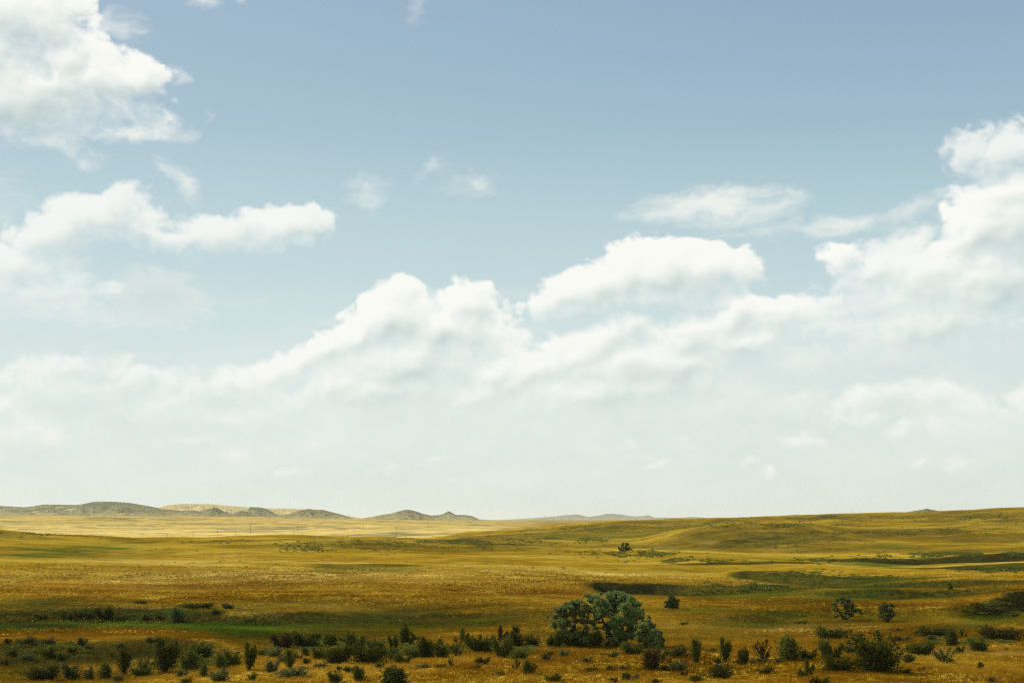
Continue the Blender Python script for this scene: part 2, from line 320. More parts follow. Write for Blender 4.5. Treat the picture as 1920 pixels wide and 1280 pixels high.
def height(phi, r, detail=True):
    x = r*np.sin(phi); y = r*np.cos(phi)
    z = table(phi, r)
    far = np.clip((r-40)/60, 0, 1)
    wob = perlin(x/9., y/9., 301)*2.2+perlin(x/30., y/30., 307)*4
    wob = wob*np.clip(r/220., .8, 2.2)
    for k in range(len(_bk)):
        s, H, fw, ww = bank_s(phi, r, k, wob*min(1, _bk[k][4]/30.))
        drop = sstep(0, 1, s/fw)*(1-sstep(0, 1, (s-fw)/ww))
        z = z-H*drop
    amp = far*np.clip(r/400, .15, 1)
    z = z+amp*(.9*perlin(x/95., y/120., 311)+.45*perlin(x/38., y/45., 313))*np.where((r > 520) & (r < 1150), .55, 1)*np.clip(1.6-r/4000, .2, 1)
    z = z+far*(.16*perlin(x/11., y/11., 317)+.07*perlin(x/3.7, y/3.7, 319))*np.clip(1.4-r/900, 0, 1)
    z = z+np.clip((r-210)/120, 0, 1)*np.clip((1500-r)/300, 0, 1)*((1.9-.9*np.clip((r-550)/300, 0, 1))*perlin(x/70.+y/160., y/75., 341)+.5*perlin(x/28., y/30., 343))*np.clip(r/600, .35, 1.3)
    z = z+np.clip((r-1500)/700, 0, 1)*np.clip((5200-r)/1500, 0, 1)*(5.*perlin(x/420., y/520., 351)+2.2*perlin(x/150., y/190., 353))*np.clip(.12-phi, 0, .2)*5
    if detail: z = z+far*.05*perlin(x/1.3, y/1.3, 331)*np.clip(1.4-r/260, 0, 1)
    return z
# rings and columns of the ground sheet
rr_ = np.concatenate([np.linspace(2, 60, 20)[:-1], np.linspace(60, 95, 30)[:-1], np.linspace(95, 300, 520)[:-1], np.exp(np.linspace(math.log(300), math.log(1250), 420))[:-1], np.exp(np.linspace(math.log(1250), math.log(21000), 190))])
PW = .40
pp_ = np.concatenate([np.linspace(-math.pi, -.8, 26)[:-1], np.linspace(-.8, -PW, 30)[:-1], np.linspace(-PW, PW, 860)[:-1], np.linspace(PW, .8, 30)[:-1], np.linspace(.8, math.pi, 26)[:-1]])
GP, GR = np.meshgrid(pp_, rr_)                           # rows = rings
GZ = height(GP, GR).astype(np.float32)
EL = np.arctan2(GZ-EYE, GR); ELM = np.maximum.accumulate(np.where(GR < 60, -2, EL), axis=0)
def hit(px, py):
    """the point of the land seen at a photograph pixel: azimuth and distance"""
    a, e = px2dir(px, py)
    j = int(np.clip(np.searchsorted(pp_, a), 1, len(pp_)-1))
    col = ELM[:, j]; i = int(np.searchsorted(col, e))
    if i >= len(col)-1: return a, None
    e0, e1 = col[i-1], col[i]; t = (e-e0)/(e1-e0+1e-9)
    return a, float(rr_[i-1]+(rr_[i]-rr_[i-1])*min(max(t, 0), 1))
def ground_at(px, py):
    a, r = hit(px, py)
    if r is None: r = 1000.
    z = float(height(np.array([a]), np.array([r]))[0])
    return r*math.sin(a), r*math.cos(a), z, r
# ------------------------------------------------------------------ what grows where, plus painted shade and sun (attributes of the ground)
PATCH = [  # kind, px, py, half width, half height, strength
 ('olive', 760, 1160, 300, 26, .9), ('olive', 620, 1175, 200, 20, .8), ('olive', 300, 1150, 200, 14, .6), ('olive', 60, 1132, 130, 10, .8),
 ('green', 40, 1041, 70, 3, .7), ('green', 120, 1033, 60, 4, .9), ('green', 190, 1026, 60, 3.5, .8), ('green', 250, 1019, 40, 2.5, .6), ('olive', 130, 1034, 160, 9, .6),
 ('olive', 700, 1022, 130, 10, .8), ('olive', 900, 1018, 150, 10, .8), ('olive', 580, 1020, 90, 8, .6), ('olive', 1000, 1003, 140, 8, .7),
 ('olive', 1130, 990, 130, 10, .8), ('green', 1130, 1006, 110, 5, .6), ('olive', 1400, 1012, 150, 16, .8), ('brush', 1410, 1014, 150, 15, .6), ('olive', 1480, 1000, 160, 9, .5), ('olive', 1640, 1002, 70, 7, .7), ('olive', 1560, 1025, 110, 5, .5),  # olive and brush on the knoll face also stand in for its shade
 ('olive', 1500, 972, 400, 6, .7), ('olive', 1300, 985, 140, 8, .7), ('olive', 1850, 970, 120, 9, .6), ('green', 1660, 1022, 40, 4, .5), ('green', 1430, 1045, 90, 3, .6),
 ('green', 1300, 1145, 130, 7, .5), ('green', 1480, 1152, 120, 6, .6), ('green', 1720, 1160, 140, 10, .55), ('green', 1870, 1164, 60, 6, .8), ('olive', 1250, 1185, 200, 14, .6), ('olive', 1500, 1125, 140, 6, .6), ('olive', 1380, 1170, 160, 12, .5),
 ('green', 1620, 1110, 150, 4, .7), ('green', 1500, 1112, 90, 4, .7), ('olive', 1700, 1098, 180, 5, .6), ('green', 1680, 1085, 170, 3, .5), ('olive', 560, 1128, 120, 4, .6), ('green', 500, 1140, 40, 4, .5), ('olive', 900, 1165, 120, 14, .7),
 ('brush', 580, 1203, 90, 12, .5), ('olive', 1060, 1195, 90, 12, .6), ('brush', 820, 1215, 160, 8, .35), ('olive', 300, 1262, 120, 10, .35), ('green', 30, 1262, 40, 9, .35), ('brush', 100, 1222, 130, 12, .5),
 ('brush', 50, 1177, 95, 5, 1.0), ('brush', 130, 1180, 60, 3, .6), ('brush', 440, 1172, 80, 3, .6), ('olive', 420, 1150, 60, 4, .5), ('brush', 110, 1148, 120, 5, .4), ('green', 470, 1192, 50, 9, 1.0), ('green', 400, 1181, 70, 6, 1.), ('green', 300, 1166, 120, 5, .7), ('rust', 260, 1226, 130, 5, .5), ('pale', 330, 1235, 60, 3, .5), ('pale', 1470, 1178, 130, 7, .5), ('pale', 1800, 1222, 120, 4, .4), ('pale', 1360, 1176, 60, 4, .6), ('pale', 470, 1151, 60, 4, .6), ('pale', 590, 1135, 70, 4, .4), ('pale', 250, 1140, 140, 5, .35), ('pale', 560, 1175, 0, 0, 0), ('rust', 1060, 1110, 70, 8, .6), ('rust', 930, 1100, 160, 8, .3), ('rust', 1050, 1225, 150, 10, .5), ('rust', 900, 1008, 60, 5, .7), ('rust', 900, 1250, 200, 12, .4), ('rust', 760, 1000, 0, 0, 0), ('rust', 1560, 1215, 160, 9, .4), ('rust', 1740, 1000, 100, 6, .4), ('pale', 1330, 1018, 14, 3, .8), ('pale', 1235, 1025, 24, 2, .7),  # strong brush patch at the meadow's left edge is a painted shadow
 ('rust', 640, 1050, 400, 5, .4), ('rust', 250, 1100, 260, 6, .4), ('pale', 500, 1080, 400, 14, .35), ('pale', 300, 1055, 160, 6, .25), ('pale', 1120, 1075, 200, 5, .4),
]
_pt = []
for kd, px_, py_, rx_, ry_, st_ in PATCH:
    if st_ == 0: continue
    a, r0 = hit(px_, py_); _, ra = hit(px_, py_+ry_); _, rb = hit(px_, py_-ry_)
    if r0 is None or ra is None: continue
    if rb is None or rb > r0*1.6: rb = 2*r0-ra
    if ra < r0*.6: ra = r0*.8
    _pt.append((kd, a, r0, rx_/F, max(r0-ra, 2.), max(rb-r0, 2.), st_))
def cover(phi, r):
    x = r*np.sin(phi); y = r*np.cos(phi)
    out = {k: np.zeros(phi.shape) for k in ('green', 'brush', 'olive', 'pale', 'rust')}
    edge = .45*perlin(x/14., y/14., 401)+.35*perlin(x/4., y/4., 403)+.3*perlin(x/40., y/50., 405)
    wob = perlin(x/9., y/9., 301)*2.2+perlin(x/30., y/30., 307)*4
    wob = wob*np.clip(r/220., .8, 2.2)
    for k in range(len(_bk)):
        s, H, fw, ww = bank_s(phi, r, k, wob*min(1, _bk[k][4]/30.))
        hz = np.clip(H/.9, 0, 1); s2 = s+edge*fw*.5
        face = hz*sstep(-.15*fw, .25*fw, s2)*(1-sstep(fw*.9, fw*1.25, s2))  # bank faces coloured dark: brush cover plus their shade painted in
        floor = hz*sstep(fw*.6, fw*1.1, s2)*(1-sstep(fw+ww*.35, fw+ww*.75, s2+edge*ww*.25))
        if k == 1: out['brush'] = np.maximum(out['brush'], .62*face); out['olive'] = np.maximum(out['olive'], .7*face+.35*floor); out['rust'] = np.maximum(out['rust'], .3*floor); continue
        if k == 2: face = face*(1.3-.75*sstep(px2dir(1225, HOR)[0], px2dir(1300, HOR)[0], phi))  # face of the cut painted darker still, as its shade
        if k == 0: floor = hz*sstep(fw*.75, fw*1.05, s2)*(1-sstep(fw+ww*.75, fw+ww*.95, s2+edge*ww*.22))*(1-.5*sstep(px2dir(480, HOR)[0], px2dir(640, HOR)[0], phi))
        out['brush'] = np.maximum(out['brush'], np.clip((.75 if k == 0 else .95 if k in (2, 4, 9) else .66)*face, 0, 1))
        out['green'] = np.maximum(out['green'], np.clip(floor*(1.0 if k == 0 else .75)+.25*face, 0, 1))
    for kd, a, r0, sa, s1, s2, st in _pt:
        dr = r-r0; q = ((phi-a)/sa)**2+(dr/np.where(dr < 0, s1, s2))**2
        out[kd] = np.maximum(out[kd], st*np.exp(-.9*q)*np.clip(1+1.3*edge, 0, 1.5))
    # the valley floor beyond the crest: pale straw brightened to paint in cloud-gap sun
    fade = 1-.75*sstep(-.02, .03, phi)
    out['pale'] = np.maximum(out['pale'], sstep(1150, 1500, r)*fade*(1-.45*sstep(2000, 3000, r)))
    # slopes that face us: olive cover that also stands in for their shade
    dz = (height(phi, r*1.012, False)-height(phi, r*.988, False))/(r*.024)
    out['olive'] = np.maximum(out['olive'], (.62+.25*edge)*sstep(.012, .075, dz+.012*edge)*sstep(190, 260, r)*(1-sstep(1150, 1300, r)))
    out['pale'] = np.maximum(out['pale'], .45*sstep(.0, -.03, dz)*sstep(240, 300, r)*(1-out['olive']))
    out['far'] = sstep(1150, 1500, r)
    return {k: np.clip(v_, 0, 1).astype(np.float32) for k, v_ in out.items()}

def new_mat(name):
    m_ = bpy.data.materials.new(name); m_.use_nodes = True; return m_, NT(m_.node_tree)
gm, n = new_mat('dry_prairie')
P = n.add('ShaderNodeNewGeometry').outputs['Position']
A = lambda a: n.add('ShaderNodeAttribute', attribute_name=a).outputs['Fac']
Ps = n.add('ShaderNodeVectorMath', {0: P, 1: (.75, 1.0, 1)}, operation='MULTIPLY').outputs[0]
n1 = n.noise(Ps, .012, 5, .6, .4); n2 = n.noise(Ps, .09, 5, .62, .3); n3 = n.noise(P, .7, 5, .65); n4 = n.noise(P, 3.5, 3, .6)
f = n.m('ADD', n.m('ADD', n.m('MULTIPLY', n1, .46), n.m('MULTIPLY', n2, .46)), n.m('ADD', n.m('MULTIPLY', n3, .20), n.m('MULTIPLY', n4, .08)))
gold = n.ramp(f, [(.40, (.130, .068, .002)), (.51, (.225, .128, .004)), (.60, (.345, .212, .012)), (.72, (.50, .33, .04))])
oli = n.ramp(n.m('ADD', n.m('MULTIPLY', n2, .5), n.m('MULTIPLY', n3, .5)), [(.36, (.035, .034, .006)), (.55, (.085, .068, .010)), (.68, (.16, .11, .014))])
grn = n.ramp(n.m('ADD', n.m('MULTIPLY', n2, .5), n.m('MULTIPLY', n3, .5)), [(.36, (.022, .042, .004)), (.52, (.054, .098, .008)), (.68, (.11, .15, .013))])
brush_shade = n.ramp(n.m('ADD', n.m('MULTIPLY', n3, .6), n.m('MULTIPLY', n2, .4)), [(.35, (.011, .012, .003)), (.52, (.032, .029, .006)), (.68, (.085, .060, .011))])  # dark brush colour, also used as painted shade on banks
pal = n.ramp(n.m('ADD', n.m('MULTIPLY', n1, .5), n.m('MULTIPLY', n2, .5)), [(.36, (.34, .235, .06)), (.5, (.66, .46, .12)), (.62, (.86, .62, .19))])
rus = n.ramp(n.m('ADD', n.m('MULTIPLY', n2, .5), n.m('MULTIPLY', n3, .5)), [(.38, (.12, .048, .004)), (.55, (.21, .088, .007)), (.7, (.28, .13, .014))])
c = gold
jit = n.m('MULTIPLY', n.m('SUBTRACT', n.m('ADD', n.m('MULTIPLY', n3, .5), n.m('MULTIPLY', n2, .5)), .5), 1.8)
def over(c, a, col, g=1.):
    w = A(a); w = n.m('MULTIPLY', w, n.m('ADD', 1., n.m('MULTIPLY', jit, g)), clamp=True)
    return n.mix(w, c, col)
c = over(c, 'rust', rus); c = over(c, 'pale', pal); c = over(c, 'olive', oli); c = over(c, 'green', grn, .8); c = over(c, 'brush', brush_shade, .8)
# sagebrush country on the far plain
sg = n.m('MULTIPLY', A('far'), n.step(n.m('ADD', n.m('MULTIPLY', n.noise(P, .004, 6, .65), .6), n.m('MULTIPLY', n.noise(P, .03, 4, .7), .4)), .47, .60), clamp=True)
c = n.mix(n.m('MULTIPLY', sg, .85), c, (.13, .125, .055, 1))
# small dark clumps too small to build
vo = n.add('ShaderNodeTexVoronoi', {'Vector': n.add('ShaderNodeVectorMath', {0: P, 1: (1, 1, .2)}, operation='MULTIPLY').outputs[0], 'Scale': .16, 'Randomness': 1.}).outputs['Distance']
dots = n.m('MULTIPLY', n.m('SUBTRACT', 1., n.step(vo, .10, .22)), n.step(n.noise(P, .03, 3, .6), .46, .62))
c = n.mix(n.m('MULTIPLY', dots, .55), c, (.045, .045, .014, 1))
bs = n.add('ShaderNodeBsdfPrincipled', {'Base Color': c, 'Roughness': .95, 'Specular IOR Level': 0.})
bh = n.m('ADD', n.m('MULTIPLY', n3, .6), n.m('MULTIPLY', n4, .35))
bp = n.add('ShaderNodeBump', {'Strength': .7, 'Distance': .5, 'Height': bh}); n.put(bs.inputs['Normal'], bp)
n.add('ShaderNodeOutputMaterial', {0: bs.outputs[0]})

V = np.stack([GR*np.sin(GP), GR*np.cos(GP), GZ], -1).reshape(-1, 3)
nr, npc = GR.shape
I = np.arange(nr-1)[:, None]*npc+np.arange(npc)[None, :]; J = np.roll(I, -1, axis=1)
FQ = np.stack([I, I+npc, J+npc, J], -1).reshape(-1, 4)[:, ::-1]
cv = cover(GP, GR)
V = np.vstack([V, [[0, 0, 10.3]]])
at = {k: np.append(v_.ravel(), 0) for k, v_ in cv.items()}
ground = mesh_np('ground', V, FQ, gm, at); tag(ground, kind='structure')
# cap under the viewpoint so that the sheet has no hole
me = ground.data
# ------------------------------------------------------------------ badland hills on the skyline
hm, n = new_mat('badland_soil')
P = n.add('ShaderNodeNewGeometry').outputs['Position']; A = lambda a: n.add('ShaderNodeAttribute', attribute_name=a).outputs['Fac']
q1 = n.noise(P, .006, 6, .65, .5); q2 = n.noise(P, .03, 5, .7)
sagec = n.ramp(q2, [(.35, (.085, .086, .030)), (.5, (.118, .114, .042)), (.66, (.165, .148, .056))])
straw = n.ramp(q2, [(.35, (.36, .26, .085)), (.55, (.56, .42, .15)), (.7, (.70, .55, .25))])
red = n.ramp(q2, [(.4, (.16, .095, .035)), (.65, (.28, .16, .06))])
chalk = (.52, .45, .31, 1)
w = n.m('ADD', A('straw'), n.m('MULTIPLY', n.m('SUBTRACT', q1, .5), 1.7), clamp=True)
c = n.mix(w, sagec, straw)
c = n.mix(n.m('MULTIPLY', A('red'), n.step(n.m('ADD', q1, n.m('MULTIPLY', q2, .4)), .64, .84)), c, red)
c = n.mix(n.m('MULTIPLY', A('rock'), n.step(q2, .52, .64)), c, chalk)
bs = n.add('ShaderNodeBsdfPrincipled', {'Base Color': c, 'Roughness': .95, 'Specular IOR Level': 0.})
bp = n.add('ShaderNodeBump', {'Strength': .4, 'Distance': 4., 'Height': q2}); n.put(bs.inputs['Normal'], bp)
n.add('ShaderNodeOutputMaterial', {0: bs.outputs[0]})
def hill(crest, r0, depth, straw_, red_, rock, seed, rough=.28, nr=70, step=1.1):
    """crest: skyline as photograph points; r0 distance, depth half width of the range towards and away from us"""
    ph = np.array([px2dir(*p)[0] for p in crest]); zz = np.array([EYE+r0*math.tan(px2dir(*p)[1]) for p in crest])
    nc = int((crest[-1][0]-crest[0][0])/step); a = np.linspace(ph[0], ph[-1], nc)
    z1 = pchip(ph, zz[None, :].copy(), a)[0]
    z1 = z1+(z1.max()-z1.min())*.022*(perlin(a*900, a*0+seed, seed+40)+.6*perlin(a*2200, a*0+seed, seed+41))
    t = np.linspace(-1, 1, nr)
    AA, TT = np.meshgrid(a, t)
    dd = depth*(.75+.5*(perlin(AA*26, AA*0+seed, seed)+.5)); R = r0+TT*dd
    base = height(a*0+AA, R, False)
    x = R*np.sin(AA); y = R*np.cos(AA)
    prof = np.clip(1-np.abs(TT)**1.25, 0, 1); prof = np.where(TT > 0, np.clip(1-TT**2, 0, 1), prof)
    h = np.maximum(z1[None, :]-height(AA, np.full_like(AA, r0), False), 0)
    taper = np.clip(np.minimum(np.arange(nc), np.arange(nc)[::-1])/12., 0, 1)[None, :]
    # gullies run down the slopes
    L = depth*.21
    g = fbm(x/L+.6*perlin(x/L*.6, y/L*.6, seed+3), y/(L*2.3), seed, 5, .55, True)
    ridge = fbm(x/(L*.45), y/(L*1.1), seed+20, 4, .55, True)
    side = prof*(1-prof)*4
    Z = base+h*taper*(prof-rough*1.15*side*(.55-g)-.2*side*(.5-ridge))-3.0*(1-prof)
    Z = np.minimum(Z, base+h*1.0+.02*h*ridge)
    V = np.stack([x, y, Z], -1).reshape(-1, 3)
    I = np.arange(nr-1)[:, None]*nc+np.arange(nc-1)[None, :]
    FQ = np.stack([I, I+1, I+1+nc, I+nc], -1).reshape(-1, 4)
    hn = np.clip((Z-base)/(h.max()+1e-3), 0, 1)
    o = mesh_np('hill', V, FQ, hm, {'straw': np.full(Z.size, straw_)+.5*(.45-hn.ravel()), 'red': (red_*sstep(.45, .85, (Z-base)/(h+1))).ravel(), 'rock': rock*np.clip(g*1.2, 0, 1).ravel()})
    tag(o, kind='structure'); return o
hill([(-260, 968), (-160, 955), (-60, 952), (0, 948), (45, 950), (90, 945), (140, 946), (185, 939.5), (230, 941), (272, 947), (305, 953), (340, 958), (400, 966), (440, 972)], 6300, 900, .2, 0, .6, 501, .30)
hill([(60, 973), (120, 968), (190, 966), (212, 956), (224, 952), (240, 956), (262, 957), (300, 955), (322, 956), (345, 957), (362, 956), (375, 958), (395, 952.5), (404, 951), (420, 958), (436, 962), (452, 957), (460, 958), (480, 968), (520, 975)], 5100, 420, .14, 1, .35, 521, .36)
hill([(250, 966), (285, 955), (312, 947), (350, 944), (396, 944.5), (420, 947), (450, 949), (500, 952), (548, 953), (600, 958), (660, 968), (700, 975)], 7200, 900, 1.5, .2, .9, 541, .30)
hill([(500, 968), (540, 963), (563, 956), (580, 953.5), (592, 955), (602, 955), (616, 958), (640, 964), (655, 969), (675, 975)], 5500, 420, .2, .9, .3, 561, .34)
hill([(430, 972), (460, 962), (470, 950), (490, 951), (505, 956), (520, 964), (540, 972)], 6500, 420, .15, .0, .3, 571, .3)
hill([(640, 976), (680, 971), (720, 964), (738, 961), (748, 957.5), (765, 955), (780, 958), (795, 963), (812, 965.5), (826, 964.5), (836, 960.5), (841, 958), (847, 960.5), (855, 964.5), (872, 965), (884, 966.5), (900, 973), (930, 976), (1000, 979)], 5800, 620, .24, .15, .3, 581, .32)
hill([(880, 978), (940, 974), (985, 971.5), (1040, 967.5), (1062, 965), (1082, 964), (1102, 968), (1122, 966), (1140, 962.5), (1160, 963.5), (1176, 966), (1192, 967.5), (1204, 967), (1214, 965.5), (1228, 969.5), (1270, 970), (1300, 968.5), (1330, 971), (1400, 974)], 19300, 1300, .05, 0, .3, 601, .34)
hill([(1670, 968), (1700, 959.5), (1722, 956), (1732, 954), (1738, 953), (1745, 954.5), (1760, 957), (1790, 960), (1830, 958), (1870, 954), (1900, 951), (1990, 949), (2100, 955), (2200, 966)], 3900, 420, .1, 0, .3, 621, .25)
# ------------------------------------------------------------------ plants: materials
def leaf_mat(name, dark, mid, light, var=.25, trans=.32):
    m_, n = new_mat(name)
    rnd = n.add('ShaderNodeAttribute', attribute_name='rnd').outputs['Fac']
    orn = n.add('ShaderNodeObjectInfo').outputs['Random']
    c = n.ramp(rnd, [(0, dark), (.5, mid), (1, light)])
    c = n.add('ShaderNodeHueSaturation', {'Hue': n.m('MULTIPLY_ADD', orn, .03, .485), 'Value': n.m('MULTIPLY_ADD', orn, var*2, 1-var), 'Color': c}).outputs[0]
    d_ = n.add('ShaderNodeBsdfDiffuse', {'Color': c}); t_ = n.add('ShaderNodeBsdfTranslucent', {'Color': c})
    ms = n.add('ShaderNodeMixShader', {0: trans, 1: d_.outputs[0], 2: t_.outputs[0]})
    n.add('ShaderNodeOutputMaterial', {0: ms.outputs[0]}); return m_
LM = {
 'dark': leaf_mat('dark_shrub_leaf', (.034, .041, .007), (.082, .090, .014), (.165, .165, .03)),
 'olive': leaf_mat('olive_shrub_leaf', (.056, .064, .009), (.118, .124, .019), (.21, .205, .04)),
 'sage': leaf_mat('grey_sage_leaf', (.058, .064, .020), (.125, .130, .042), (.22, .215, .08)),
 'pale': leaf_mat('pale_green_leaf', (.050, .062, .012), (.10, .115, .024), (.16, .165, .045)),
 'brown': leaf_mat('brown_twiggy_leaf', (.040, .034, .009), (.085, .066, .017), (.15, .11, .032)),
 'silver': leaf_mat('silver_tree_leaf', (.085, .125, .028), (.22, .275, .072), (.41, .45, .15), .1, .3),
 'blue': leaf_mat('blue_green_leaf', (.048, .066, .015), (.105, .132, .034), (.20, .22, .075), .1),
}
def bark_mat(name, col):
    m_, n = new_mat(name)
    P = n.add('ShaderNodeNewGeometry').outputs['Position']
    c = n.mix(n.noise(P, 14, 4, .7), (*[q*.6 for q in col], 1), (*[q*1.4 for q in col], 1))
    b_ = n.add('ShaderNodeBsdfPrincipled', {'Base Color': c, 'Roughness': .9, 'Specular IOR Level': 0.}); n.add('ShaderNodeOutputMaterial', {0: b_.outputs[0]}); return m_
BARK = bark_mat('grey_bark', (.075, .062, .044)); TWIG = bark_mat('dark_twigs', (.052, .038, .022)); POST = bark_mat('weathered_pole', (.17, .125, .07))
# ------------------------------------------------------------------ plants: shapes
def tubes(paths, sides=5):
    """paths: list of (points (k,3), radii (k,))"""
    V = []; Fc = []; off = 0
    for p, r in paths:
        p = np.asarray(p, float); k = len(p)
        t = np.gradient(p, axis=0); t /= np.linalg.norm(t, axis=1, keepdims=True)+1e-9
        ref = np.array([.3, .9, .1]); a = np.cross(t, ref); a /= np.linalg.norm(a, axis=1, keepdims=True)+1e-9; b = np.cross(t, a)
        an = np.arange(sides)*2*math.pi/sides
        ring = p[:, None, :]+np.asarray(r)[:, None, None]*(np.cos(an)[None, :, None]*a[:, None, :]+np.sin(an)[None, :, None]*b[:, None, :])
        V.append(ring.reshape(-1, 3))
        for i in range(k-1):
            for s in range(sides):
                s2 = (s+1) % sides; Fc.append((off+i*sides+s, off+i*sides+s2, off+(i+1)*sides+s2, off+(i+1)*sides+s))
        off += k*sides
    return np.vstack(V), np.array(Fc)
def leaves(cen, direc, size, rs, aspect=2.2, droop=.25, spread=.7):
    """one bent leaf spray (a quad) at each centre, along its direction"""
    m_ = len(cen); d_ = direc+rs.normal(0, spread, (m_, 3)); d_[:, 2] += .15; d_ /= np.linalg.norm(d_, axis=1, keepdims=True)+1e-9
    q = rs.normal(0, 1, (m_, 3)); s_ = np.cross(d_, q); s_ /= np.linalg.norm(s_, axis=1, keepdims=True)+1e-9
    L = size*rs.uniform(.6, 1.4, (m_, 1)); W = L/aspect
    V = np.stack([cen-d_*L*.5, cen+s_*W*.5, cen+d_*L*.5-np.array([0, 0, 1])*L*droop*.3, cen-s_*W*.5], 1).reshape(-1, 3)
    Fc = np.arange(m_*4).reshape(-1, 4)
    rnd = np.repeat(np.clip(rs.normal(.5, .22, m_), 0, 1), 4)
    return V, Fc, rnd
def shrub_shape(seed, nb, nleaf, size, lean=.55, ragged=.35, fan=1.0, low=0.0, lobes=None, clump=.17, sprays=.3, dome=.45):
    """a bush of stems that fan out from the base, 1 m wide and 1 m high: returns stems and foliage"""
    rs = np.random.RandomState(seed); paths = []; cen = []; dr = []
    for b in range(nb):
        az = rs.uniform(0, 2*math.pi); q = rs.uniform(0, 1)**.6
        if lobes: lx, ly, lw, lh = lobes[b % len(lobes)]
        else: lx, ly, lw, lh = 0, 0, 1, 1
        hh = lh*(1-dome*q**2.2)*(1-ragged*rs.uniform(0, 1)**1.5)
        if rs.rand() < .16: hh = lh*rs.uniform(.2, .6); q = rs.uniform(.6, 1.)
        tip = np.array([lx+.46*lw*q*math.cos(az)*fan, ly+.46*lw*q*math.sin(az)*fan, hh])
        tip[2] = max(tip[2], .12)
        base = np.array([lx*.28+rs.normal(0, .05), ly*.28+rs.normal(0, .05), -.03])
        ts = np.linspace(0, 1, 6)[:, None]
        mid = base*.5+tip*.5+np.array([0, 0, -.10*q])+rs.normal(0, .03, 3)
        p = (1-ts)**2*base+2*ts*(1-ts)*mid+ts**2*tip
        paths.append((p, np.linspace(.016, .004, 6)))
        k = int(nleaf/nb*rs.uniform(.5, 1.5))
        tt = rs.uniform(low, 1.06, k)[:, None]**.7
        pt = (1-tt)**2*base+2*tt*(1-tt)*mid+tt**2*tip
        dv = (tip-mid); dv = dv/(np.linalg.norm(dv)+1e-9)
        rad = clump*rs.uniform(.6, 1.3)*(.75+.15*tt)
        cen.append(pt+rs.normal(0, 1, (k, 3))*rad*np.array([.62, .62, .5])); dr.append(np.repeat(dv[None], k, 0))
        # loose sprays at the tips keep the outline ragged
        k2 = max(2, int(k*sprays*.3)); t2 = rs.uniform(.85, 1.25, k2)[:, None]
        cen.append(mid+(tip-mid)*t2+rs.normal(0, .022, (k2, 3))); dr.append(np.repeat(dv[None]*1.6, k2, 0))
    cen = np.vstack(cen); dr = np.vstack(dr); keep = cen[:, 2] > .0
    cen = cen[keep]; dr = dr[keep]
    sc = np.array([1, 1, 1.])
    return tubes(paths, 4), leaves(cen*sc, dr, size, rs)
def _lobes(seed, k, tall=1.):
    rs = np.random.RandomState(seed+900); L = []
    for i in range(k):
        L.append((rs.uniform(-.34, .34), rs.uniform(-.25, .25), rs.uniform(.36, .6), rs.uniform(.62, 1.0)*tall))
    L[rs.randint(k)] = (L[0][0], 0, .5, 1.0); return L
SHAPES = {
 'bush': [dict(seed=s, nb=30, nleaf=3800, size=.070, ragged=.3, lobes=_lobes(s, 3+s % 3), clump=.15, sprays=.6, dome=.3) for s in (1, 2, 3, 4, 5, 6, 7, 8)],
 'tall': [dict(seed=s, nb=18, nleaf=3000, size=.072, fan=1.0, ragged=.25, low=.22, clump=.17, lobes=[(-.14, .05, .62, .92), (.16, -.05, .6, 1.0)] if s % 2 else [(0, 0, .95, 1.0), (.1, .1, .7, .8)], sprays=.7, dome=.25) for s in (11, 12, 13)],
 'open': [dict(seed=s, nb=13, nleaf=1300, size=.075, ragged=.6, low=.35, clump=.12, sprays=.8) for s in (21, 22, 23)],
 'wide': [dict(seed=31, nb=34, nleaf=3600, size=.064, lobes=[(-.28, 0, .5, .85), (.05, .1, .5, .8), (.30, -.05, .42, 1.0)]), dict(seed=32, nb=34, nleaf=3600, size=.064, lobes=[(-.3, .05, .42, 1.), (0, -.1, .5, .75), (.28, .05, .5, .9)])],
 'low': [dict(seed=s, nb=26, nleaf=1900, size=.08, ragged=.3, clump=.13, sprays=.6, lobes=_lobes(s, 4)) for s in (41, 42, 43, 44)],
}
PROTO = {}
def proto(shape, i, kind):
    """meshes (shared by every plant of the same shape and leaf): stems, foliage"""
    key = (shape, i % len(SHAPES[shape]), kind)
    if key not in PROTO:
        (sv, sf), (lv, lf, rn) = shrub_shape(**SHAPES[shape][key[1]])
        a = mesh_np('stems', sv, sf, TWIG); b = mesh_np('foliage', lv, lf, LM[kind], {'rnd': rn}, smooth=False)
        ms = (a.data, b.data)
        for o in (a, b): bpy.data.objects.remove(o)
        PROTO[key] = ms
    return PROTO[key]
PLACED = []
def plant(name, label, cat, px, py, w, h, shape, kind, group=None, seed=0, parts=True):
    """a plant whose foot is seen at (px, py) and which spans w by h photograph pixels there"""
    x, y, z, r = ground_at(px, py); s = math.hypot(r, EYE-z)/F/math.cos(PITCH)
    st, fo = proto(shape, seed, kind)
    e = bpy.data.objects.new(name, None); C.objects.link(e); e.location = (x, y, z); e.empty_display_size = .2
    e.rotation_euler = (0, 0, random.Random(seed*7+int(px)).uniform(-.5, .5)); e.scale = (w*s*(1.22 if shape in ('bush', 'low', 'wide') else 1.08), w*s*1.0*random.Random(int(px*3)).uniform(.75, 1.0), h*s*1.03)
    tag(e, label, cat, group)
    for nm, ms in (('stems', st), ('foliage', fo)):
        o = bpy.data.objects.new(nm, ms); C.objects.link(o); o.parent = e
    PLACED.append((px, py, w, h)); return e
G1 = 'dark shrubs scattered over the near grass'
